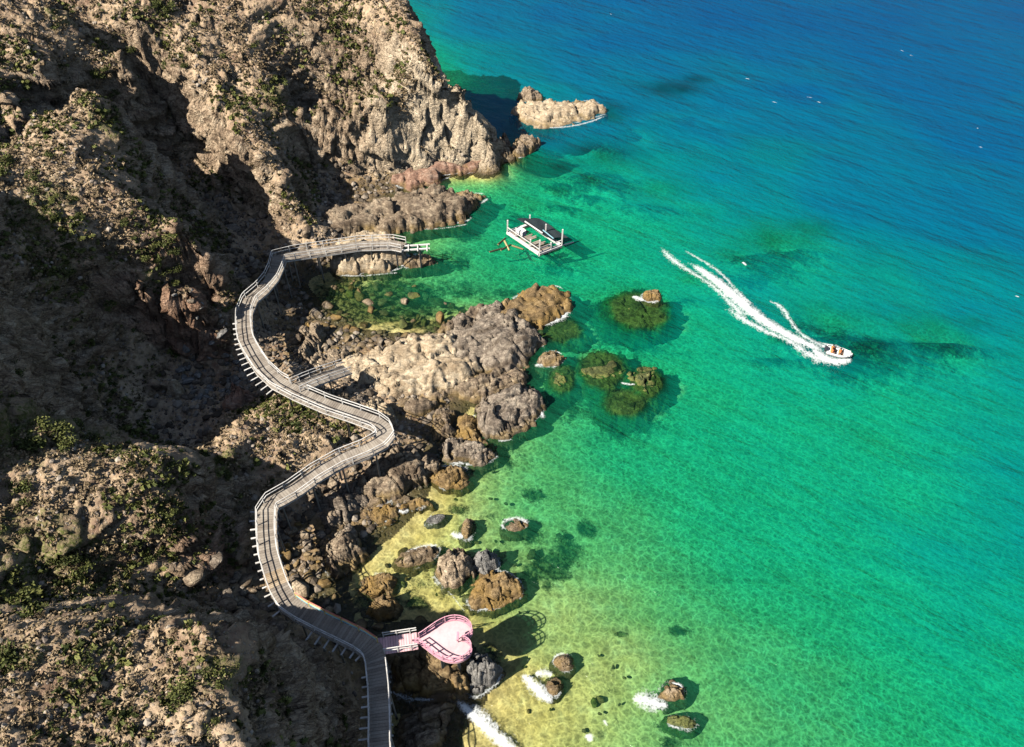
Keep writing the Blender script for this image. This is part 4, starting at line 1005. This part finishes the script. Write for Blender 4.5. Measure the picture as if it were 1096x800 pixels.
mb.build('deck', M['deck'], fp)
for s_, t_, h_ in ((0, 0, 2.3), (.25, .02, 1.8), (.72, 0, 1.6), (1, 0, 2.6), (1, 1, 3.0), (0, 1, 1.8), (.5, 1, 2.0), (1, .5, 1.4)):
    p = a.lerp(b, s_).lerp(d.lerp(c, s_), t_); mb = MB(); mb.bar(p-Vector((0, 0, .4)), p+Vector((.05, .03, h_)), .2, .2, .8); mb.build('post', M['whitewood'], fp)
def quad_sheet(name, P4, th, mat, n=10, sag=.25):
    vs = []; 
    for i in range(n+1):
        for j in range(n+1):
            u_, v_ = i/n, j/n; p = P4[0].lerp(P4[1], u_).lerp(P4[3].lerp(P4[2], u_), v_)
            z = -sag*math.sin(math.pi*u_)*math.sin(math.pi*v_)+.12*math.sin(u_*9+v_*5)*math.sin(v_*7)
            vs.append((p.x, p.y, p.z+z))
    F_ = grid_faces(n+1, n+1).tolist(); m_ = len(vs); vs += [(x, y, z-th) for x, y, z in vs]
    F2 = [[q+m_ for q in f[::-1]] for f in F_]
    ed = [(i*(n+1), (i+1)*(n+1)) for i in range(n)]+[(i*(n+1)+n, (i+1)*(n+1)+n) for i in range(n)]+[(j, j+1) for j in range(n)]+[(n*(n+1)+j, n*(n+1)+j+1) for j in range(n)]
    F3 = [[p, q, q+m_, p+m_] for p, q in ed]
    return mesh_from(name, vs, F_+F2+F3, mat, fp, smooth=False, attrs={'tone': np.full(len(vs), .5)})
up = Vector((0, 0, 1))
r1, r2 = a.lerp(d, .42)+up*2.0+(b-a)*.0, b.lerp(c, .5)+up*1.9-(b-a)*.12
r3, r4 = c+up*.35+(c-b)*.45-(b-a)*.1, d+up*.55+(c-b)*.45
quad_sheet('roof_sheet', [r1, r2, r3, r4], .06, M['darktarp'])
mb = MB(); mb.bar(a.lerp(b, .2).lerp(d.lerp(c, .2), .5)+up*2.15, a.lerp(b, .75).lerp(d.lerp(c, .75), .5)+up*2.1, .16, .14, .9); mb.build('ridge_pole', M['whitewood'], fp)
mb = MB(); mb.bar(a.lerp(b, .62).lerp(d.lerp(c, .62), .7)+up*1.9, a.lerp(b, .95).lerp(d.lerp(c, .95), .7)+up*1.6, .12, .1, .7); mb.build('roof_pole', M['bluerail'], fp)
mb = MB(); mb.bar(b.lerp(c, .0)+up*1.0, c+up*1.0, .12, .12, .8); mb.bar(a+up*1.0, b+up*.9, .1, .1, .8); mb.build('side_rail', M['whitewood'], fp)
mb = MB(); p = a.lerp(b, .22).lerp(d.lerp(c, .22), .32); mb.box(p+up*.45, (.65, .5, .42), (b-a), (0, 0, 1), .9); mb.build('deck_box', M['hull'], fp)
mb = MB(); mb.bar(c, c+(c-b)*.55+up*-.2, .14, .12, .8); mb.build('outrigger_pole', M['whitewood'], fp)
mb = MB()
for (u0, v0, u1, v1) in ((524,270,538,266),(536,268,547,262),(540,258,545,268),(548,263,560,267),(533,262,541,255)):
    mb.tube(Vector(W(u0, v0, .05))-fo, Vector(W(u1, v1, .12))-fo, .16, .12, 7)
mb.build('bamboo_float', M['bamboo'], fp, True)

# ---------------------------------------------------------------- motor boat and its crew
b0 = Vector(W(884, 377, 0)); b1 = Vector(W(910, 384, 0)); dirb = (b1-b0).normalized(); bc = (b0+b1)/2
BL = 3.3
mbt = empty('motor_boat', (bc.x, bc.y, 0), math.atan2(dirb.y, dirb.x))
tag(mbt, 'small open white motor boat speeding away with a white wake', 'boat')
n1, n2 = 22, 10; vs = []
for i in range(n1+1):
    t = i/n1; x = (t-.5)*BL; hw = .85*(1-max(0, (t-.45)/.55)**2.4)*(1-.08*(1-t)); sh = .75+.28*max(0, t-.5)**1.5*2
    kz = -.25+.55*max(0, (t-.7)/.3)**2
    for j in range(n2+1):
        s_ = j/n2*2-1; ang = s_*math.pi/2
        y = hw*math.sin(ang)*(1 if abs(s_) < .99 else 1.0); z = kz+(sh-kz)*(1-math.cos(ang))**.8
        vs.append((x, y, z))
fcs = grid_faces(n2+1, n1+1).tolist(); m_ = len(vs)
vi = [(x*.95, y*.88, max(z, .12)+.0) for x, y, z in vs]; vs2 = vs+vi
fc2 = fcs+[[q+m_ for q in f[::-1]] for f in fcs]
for i in range(n1):
    for j in (0, n2): a_, b_ = i*(n2+1)+j, (i+1)*(n2+1)+j; fc2.append([a_, b_, b_+m_, a_+m_])
for j in range(n2): fc2.append([j, j+1, j+1+m_, j+m_])
hull = mesh_from('hull', vs2, fc2, M['hull'], mbt, attrs={'tone': np.full(len(vs2), .7)})
for x_ in (-.9, .1):
    mb = MB(); mb.box((x_, 0, .42), (.18, .68, .05), col=.4); mb.build('bench_seat', M['tanwood'], mbt)
mb = MB(); mb.box((.95, 0, .82), (.42, .52, .05), col=.6); mb.build('bow_deck', M['hull'], mbt)
mb = MB(); mb.box((-BL/2-.12, 0, .75), (.17, .16, .24), col=.1); mb.box((-BL/2-.15, 0, .2), (.07, .06, .4), col=.1); mb.build('outboard_motor', M['darkcloth'], mbt)
def person(name, label, loc, rz, vest, pose=0, group=None):
    me = bpy.data.meshes.new(name)
    v = [(0,0,0),(0,0,.28),(0,0,.46),(.02,0,.58),(.03,0,.74),
         (0,.2,.46),(.16,.30,.24),(.38,.2,.22), (0,-.2,.46),(.16,-.30,.24),(.38,-.2,.22),
         (.02,.1,-.02),(.42,.13,.02),(.46,.12,-.34),(.6,.12,-.36),(.02,-.1,-.02),(.42,-.13,.02),(.46,-.12,-.34),(.6,-.12,-.36)]
    e = [(0,1),(1,2),(2,3),(3,4),(2,5),(5,6),(6,7),(2,8),(8,9),(9,10),(0,11),(11,12),(12,13),(13,14),(0,15),(15,16),(16,17),(17,18)]
    me.from_pydata(v, e, []); o = bpy.data.objects.new(name, me); C.objects.link(o)
    me.materials.append(M['skin'])
    sk = o.modifiers.new('skin', 'SKIN'); R_ = [.15,.15,.15,.055,.105,.065,.048,.035,.065,.048,.035,.09,.075,.05,.045,.09,.075,.05,.045]
    for d_, r_ in zip(me.skin_vertices[0].data, R_): d_.radius = (r_, r_)
    me.skin_vertices[0].data[0].use_root = True
    sb = o.modifiers.new('sub', 'SUBSURF'); sb.levels = 1; sb.render_levels = 2
    o.location = loc; o.rotation_euler = (0, 0, rz); tag(o, label, 'person', group)
    mb = MB()
    for z0, z1, r0, r1 in ((.08, .3, .19, .21), (.3, .5, .21, .17)):
        mb.tube((0, 0, z0), (0, 0, z1), r0, r1, 12, .6)
    mb.build('life_vest', M[vest], o, True)
    mb = MB(); mb.tube((.015, 0, .74), (.005, 0, .86), .118, .07, 12, .5); mb.build('hair', M['hair'], o, True)
    mb = MB()
    for s_ in (-1, 1): mb.tube((.02, .1*s_, -.01), (.38, .13*s_, .02), .105, .09, 10, .5)
    mb.build('shorts', M['darkcloth'], o, True)
    return o
Rz = mbt.rotation_euler.z
def onb(x, y, z): c, s = math.cos(Rz), math.sin(Rz); return (bc.x+x*c-y*s, bc.y+x*s+y*c, z)
person('person', 'person in an orange life vest seated at the stern of the boat', onb(-.95, .3, .57), Rz, 'orange')
person('person', 'person in an orange life vest on the rear seat nearest the camera', onb(-.95, -.32, .57), Rz, 'orange')
person('person', 'person in an orange life vest seated at the middle of the boat', onb(.05, 0, .57), Rz, 'orange')

# ---------------------------------------------------------------- foam: wake, splashes, whitecaps
def ribbon(name, cen_px, wid, mat, hgt=.12, label=None, edge_gain=1.0, step=.3, n=10, parent=None, z=.10, broken=False):
    P = [Vector(W(u, v, 0)) for u, v in cen_px]; P = smooth(P, 2); S_ = along(P); k = max(2, int(S_[-1]/step)); co = []; ed = []
    wr = lambda t: np.interp(t, np.linspace(0, 1, len(wid)), wid)
    for i in range(k+1):
        t = i/k; p, q = at_len(P, S_, t*S_[-1]); a_ = P[max(q-1, 0)]; b_ = P[min(q+2, len(P)-1)]; d_ = (b_-a_).normalized(); nn = Vector((-d_.y, d_.x, 0))
        w_ = float(wr(t))
        for j in range(n+1):
            s_ = j/n*2-1; pt = p+nn*s_*w_; co.append((pt.x, pt.y)); ed.append((1-abs(s_))**1.1*min(1, t*8+.15)*min(1, (1-t)*8+.15))
    co = np.array(co); ed = np.array(ed)
    if broken: ed = ed*sstep(-.12, .3, fbm(co[:, 0]*.28+5, co[:, 1]*.28, 2))
    z_ = z+hgt*np.clip(ed, 0, 1)*(.6+.8*fbm(co[:, 0]*1.6, co[:, 1]*1.6, 3))
    F_ = grid_faces(n+1, k+1)
    o = mesh_from(name, np.c_[co, z_], F_, M[mat], attrs={'edge': ed*edge_gain})
    tag(o, kind='stuff'); return o
ribbon('wake_foam', [(736,281),(765,300),(790,322),(818,346),(848,362),(886,380)], [.9,1.2,1.8,1.7,1.5,1.2,.9], 'wake', .25, edge_gain=1.5)
ribbon('wake_foam', [(706,264),(716,276),(735,290),(760,304),(785,328),(800,345)], [.9,1.2,.8,.9,1.2,1.6], 'wake', .12, edge_gain=.95)
ribbon('wake_foam', [(731,268),(752,280),(772,293),(788,312),(806,330)], [.4,.6,.6,.6,1.0], 'wake', .12, edge_gain=.9)
ribbon('wake_foam', [(776,330),(798,345),(820,356),(846,366),(866,382),(886,388),(902,388)], [.8,1.1,1.0,.8,1.3,1.5,.8], 'wake', .25, edge_gain=1.05)
ribbon('wake_foam', [(820,322),(836,328),(846,346),(858,360),(876,370),(896,376)], [.5,.9,.7,.7,.8,.5], 'wake', .2, edge_gain=.95)
ribbon('wake_foam', [(868,374),(884,386),(900,389),(912,385)], [.6,1.5,1.3,.4], 'wake', .3, edge_gain=1.4)
ribbon('wake_foam', [(878,368),(896,373),(914,382)], [.4,.7,.3], 'wake', .3, edge_gain=1.2)
FO = [([(574,322),(590,311),(604,318),(608,336),(594,345),(576,350)], [.4,.7,1.0,1.1,.8,.4], .85),
      ([(572,332),(588,332),(600,340)], [.3,.6,.4], .8), ([(571,392),(584,390),(604,386)], [.4,1.0,.5], .85),
      ([(553,416),(566,424),(578,438),(582,450)], [.4,.7,.7,.4], .85), ([(528,425),(538,428),(546,432)], [.2,.5,.2], .7),
      ([(676,318),(683,320),(690,322)], [.4,.8,.4], 1.0), ([(664,410),(672,412),(680,412)], [.2,.35,.2], .9),
      ([(483,570),(490,575),(497,573)], [.5,.8,.5], 1.0), ([(424,545),(431,549),(438,546)], [.3,.5,.3], .9), ([(412,558),(416,560),(420,562)], [.2,.3,.2], .9),
      ([(558,722),(570,733),(582,745),(592,752)], [.4,1.0,1.1,.4], 1.15), ([(572,722),(584,720),(592,724)], [.4,.8,.4], .9),
      ([(676,748),(690,750),(702,754),(716,756)], [.7,1.5,1.3,.4], 1.0), ([(718,731),(728,734),(732,742)], [.2,.4,.3], 1.0),
      ([(488,750),(505,764),(522,780),(540,795),(556,812)], [.4,.9,1.0,1.0,.8], 1.2), ([(503,752),(520,768),(536,782)], [.3,.8,.3], .75),
      ([(530,712),(536,722),(530,734)], [.3,.6,.3], .8), ([(627,786),(631,790),(635,794)], [.4,.6,.4], 1.1), ([(645,770),(648,774),(651,778)], [.3,.4,.3], .7),
      ([(462,190),(490,186),(520,180),(540,166)], [.25,.3,.3,.2], .7), ([(570,136),(600,138),(630,132),(650,124)], [.3,.4,.4,.3], .7), ([(470,484),(500,500),(526,496)], [.15,.3,.2], .6),
      ([(582,106),(588,108)], [.3,.3], .8), ([(545,168),(552,166),(558,170)], [.3,.5,.3], .8), ([(480,640),(478,630),(498,656)], [.1,.2,.1], .5), ([(554,618),(560,630),(556,644)], [.2,.35,.2], .6),
      ([(462,246),(484,244),(502,240)], [.2,.3,.2], .6), ([(360,296),(390,296),(430,292)], [.15,.3,.2], .6), ([(794,281),(797,283),(799,285)], [.25,.45,.25], 1.1)]
for px, wd_, g_ in FO: ribbon('shore_foam', px, wd_, 'foam', .12, edge_gain=g_*1.15, step=.2, z=.05)
def poly_ring(outline, grow):
    cu = sum(p[0] for p in outline)/len(outline); cv = sum(p[1] for p in outline)/len(outline)
    return [(cu+(u-cu)*grow, cv+(v-cv)*grow) for u, v in outline]
for lab, outl in OUTL:
    if any(k in lab for k in ('pale rock dome', 'pale tan', 'side ramp', 'inside the', 'beside the dark pool', 'lower edge', 'gap between', 'joining the pale')): continue
    ring = poly_ring(outl, 1.05); ring = ring+ring[:2]
    ribbon('shore_foam', ring, [.3, .55, .25, .5, .35, .6, .3], 'foam', .06, edge_gain=.78, step=.2, n=8, z=.05, broken=True)
# whitecaps far out
rr = random.Random(2)
WC = [(866,105),(876,110),(965,55),(975,60),(800,85),(1046,138),(1048,158),(654,16),(828,110),(1088,318)]
for u, v in WC:
    ribbon('whitecap_foam', [(u-rr.uniform(1, 3), v-.6), (u, v), (u+rr.uniform(1, 4), v+rr.uniform(.4, 1.4))], [.1, rr.uniform(.12, .26), .1], 'foam', .08, edge_gain=1.0, step=.25, n=6, z=.1)

# ---------------------------------------------------------------- shrubs
def leaf_clump(name, seed, n, rad, flat, mat, leaf=.16, link=False):
    r = np.random.default_rng(seed)
    k = max(3, int(n/60)); cs = r.normal(size=(k, 3))*[.45, .45, .25]*np.array([rad, rad, rad*flat]); cs[:, 2] = np.abs(cs[:, 2])
    c = cs[r.integers(0, k, n)]+r.normal(size=(n, 3))*rad*.26
    c[:, 2] = np.abs(c[:, 2])*1.0
    a = r.normal(size=(n, 3)); a /= np.linalg.norm(a, axis=1)[:, None]; b = np.cross(a, r.normal(size=(n, 3))); b /= np.linalg.norm(b, axis=1)[:, None]
    s = leaf*r.uniform(.6, 1.3, n)[:, None]
    v = np.stack([c-a*s, c+b*s*.5, c+a*s, c-b*s*.5], 1).reshape(-1, 3)
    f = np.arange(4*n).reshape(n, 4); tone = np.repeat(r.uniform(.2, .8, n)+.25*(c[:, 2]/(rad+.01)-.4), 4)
    return mesh_from(name, v, f, M[mat], smooth=False, attrs={'tone': tone}, link=link)
SH = [leaf_clump('foliage', 20+i, 420, 1.0, .8, 'leaf', .15) for i in range(5)]
def stem_mesh():
    mb = MB()
    for k in range(5):
        t = k*1.26; mb.tube((0, 0, -.3), (.35*math.cos(t), .35*math.sin(t), .55), .05, .02, 5)
    me = mb.build('stem', M['tanwood'], None).data
    return me
_st = stem_mesh(); bpy.data.objects.remove([o for o in C.objects if o.name.startswith('stem')][0])
def shrub(u, v, s, r):
    x, y, z = hit(u, v)
    if z < 1: return
    root = empty('shrub', (x, y, z), r.uniform(0, 6.3)); root.scale = (s, s*r.uniform(.8, 1.1), s*r.uniform(.7, 1.0))
    tag(root, 'green shrub growing on the dry hillside', 'shrub', 'green shrubs on the hillside')
    f = bpy.data.objects.new('foliage', r.choice(SH).data); C.objects.link(f); f.parent = root
    g = bpy.data.objects.new('stem', _st); C.objects.link(g); g.parent = root
sr = random.Random(12)
SPOTS = [(20,650,1.4),(35,660,1.3),(10,620,1.2),(60,465,1.3),(45,470,1.2),(80,460,1.0),(70,478,1.0),(22,520,1.0),(118,472,1.0),(40,458,1.2),(15,462,1.0),(28,475,1.1),(96,470,.9),(8,720,1.3),(4,705,1.2),
         (178,10,1.2),(160,8,.9),(60,30,.9),(106,85,1.0),(112,78,.8),(140,55,.9),(178,68,1.0),(170,60,.9),(150,30,.8),(238,62,.9),(205,55,.7),(100,78,.8),(40,205,1.1),(38,190,1.0),(20,240,.9),(58,232,.9),(84,232,.8),(134,240,.9),
         (0,185,1.3),(6,175,1.2),(270,50,.8),(285,95,.8),(300,92,.8),(292,105,.7),(310,110,.7),(72,292,.9),(88,605,1.0),(75,600,.9),(170,5,1.0),(122,100,.8),(215,60,.7),(180,250,.8),(178,262,.9),(186,272,.9),(172,280,.8),(190,290,.7),(168,262,.7),
         (75,215,.8),(50,170,.8),(195,745,1.0),(185,755,.9),(238,488,.6),(240,495,.5),(222,775,.7),(226,790,.7),(165,595,.8),(175,565,.7),(300,60,.6),(345,50,.6),(372,20,.6),(330,12,.7),(395,60,.6),(210,30,.8),(86,708,.7),(20,400,.9),(12,390,.8),(28,540,.7),
         (180,478,.7),(120,330,.7),(235,725,.7),(246,720,.6)]
for u, v, s in SPOTS: shrub(u+sr.uniform(-2, 2), v+sr.uniform(-2, 2), s*sr.uniform(.85, 1.2)*.95, sr)
for (u, v, ru, rv) in GREEN:
    for _ in range(3): shrub(u+sr.uniform(-ru, ru)*.7, v+sr.uniform(-rv, rv)*.7, sr.uniform(.3, .7), sr)
# dry tufts and loose stones: ground cover
def scatter_stuff(name, base_me, n, smin, smax, mat, seed, accept):
    r = np.random.default_rng(seed)
    bv = np.array([v.co[:] for v in base_me.vertices]); bf = np.array([list(p.vertices) for p in base_me.polygons])
    V, F_, T = [], [], []; off = 0; cnt = 0
    while cnt < n:
        m_ = n*2; u = r.uniform(-80, -8, m_); v = r.uniform(12, 140, m_)
        g = hz(u, v); b = base_h(u, v); e = .3
        s_ = np.hypot(hz(u+e, v)-hz(u-e, v), hz(u, v+e)-hz(u, v-e))/(2*e)
        ok = accept(u, v, b, s_, r.uniform(size=m_))
        u, v, g = u[ok][:n-cnt], v[ok][:n-cnt], g[ok][:n-cnt]; k = len(u)
        if k == 0: break
        s = smin*(smax/smin)**(r.uniform(size=k)**1.7); th = r.uniform(0, 6.28, k); c_, q_ = np.cos(th), np.sin(th)
        w = bv[None]*s[:, None, None]*r.uniform(.7, 1.3, (k, 1, 3))
        x = w[..., 0]*c_[:, None]-w[..., 1]*q_[:, None]+u[:, None]; y = w[..., 0]*q_[:, None]+w[..., 1]*c_[:, None]+v[:, None]; z = w[..., 2]+g[:, None]
        V.append(np.stack([x, y, z], -1).reshape(-1, 3)); F_.append((bf[None]+(np.arange(k)*len(bv))[:, None, None]).reshape(-1, bf.shape[1])+off)
        T.append(np.repeat(r.uniform(.1, .9, k), len(bv))); off += k*len(bv); cnt += k
    o = mesh_from(name, np.concatenate(V), np.concatenate(F_), M[mat], smooth=False, attrs={'tone': np.concatenate(T)}); tag(o, kind='stuff'); return o
tb = leaf_clump('tuft', 77, 22, .8, .6, 'dry', .36)
scatter_stuff('dry_scrub', tb.data, 34000, .2, .62, 'dry', 5, lambda u, v, b, s, q: (b > 3.2) & (s < 2.6) & (fbm(u*.11, v*.11, 3)+(q-.5)*1.2 > -.3))
import bmesh
bm = bmesh.new(); bmesh.ops.create_icosphere(bm, subdivisions=1, radius=1); sv = bpy.data.meshes.new('st'); bm.to_mesh(sv); bm.free()
scatter_stuff('loose_stones', sv, 11000, .07, .32, 'stone', 6, lambda u, v, b, s, q: (b > .4) & (s < 1.9) & (fbm(u*.15+9, v*.15, 3)+(q-.5)*1.0 > -.05))
scatter_stuff('shore_rubble', sv, 4500, .08, .6, 'beachstone', 8, lambda u, v, b, s, q: (b > -.35) & (b < 3.2) & (v > 36) & (u > -48))
gb = leaf_clump('tuftg', 78, 26, .8, .7, 'leaf', .35)
scatter_stuff('low_green_scrub', gb.data, 20000, .22, .75, 'leaf', 7, lambda u, v, b, s, q: (b > 3) & (s < 2.4) & (fbm(u*.10+31, v*.10+8, 3)+(q-.5)*.4 > .045))


# ---------------------------------------------------------------- light and camera
L = Vector((4.5, 2.75, -5.05)).normalized()
sd = bpy.data.lights.new('sun', 'SUN'); sd.energy = 5.0; sd.angle = math.radians(.53); sd.color = (1.0, .93, .82)
so = bpy.data.objects.new('sun', sd); C.objects.link(so); so.rotation_euler = L.to_track_quat('-Z', 'Y').to_euler(); so.location = (-60, 0, 120)
wd = bpy.data.worlds.new('World'); bpy.context.scene.world = wd; wd.use_nodes = True
nt = wd.node_tree; bg = nt.nodes['Background']; sky = nt.nodes.new('ShaderNodeTexSky'); sky.sky_type = 'NISHITA'; sky.sun_disc = False
sky.sun_elevation = math.asin(-L.z); sky.sun_rotation = math.atan2(-L.x, -L.y)
nt.links.new(sky.outputs[0], bg.inputs[0]); bg.inputs[1].default_value = .05
cd = bpy.data.cameras.new('camera'); cd.sensor_width = 36; cd.lens = 36*FPX/1096; cd.clip_end = 20000; cd.clip_start = 1
cam = bpy.data.objects.new('camera', cd); C.objects.link(cam); cam.location = (0, 0, CH); cam.rotation_euler = (math.pi/2-PITCH, 0, 0)
sc = bpy.context.scene; sc.camera = cam
sc.view_settings.view_transform = 'Standard'; sc.view_settings.look = 'None'; sc.view_settings.exposure = 0.85; sc.view_settings.gamma = 1
sc.cycles.max_bounces = 5; sc.cycles.diffuse_bounces = 0; sc.cycles.glossy_bounces = 2; sc.cycles.transparent_max_bounces = 12; sc.cycles.caustics_reflective = False
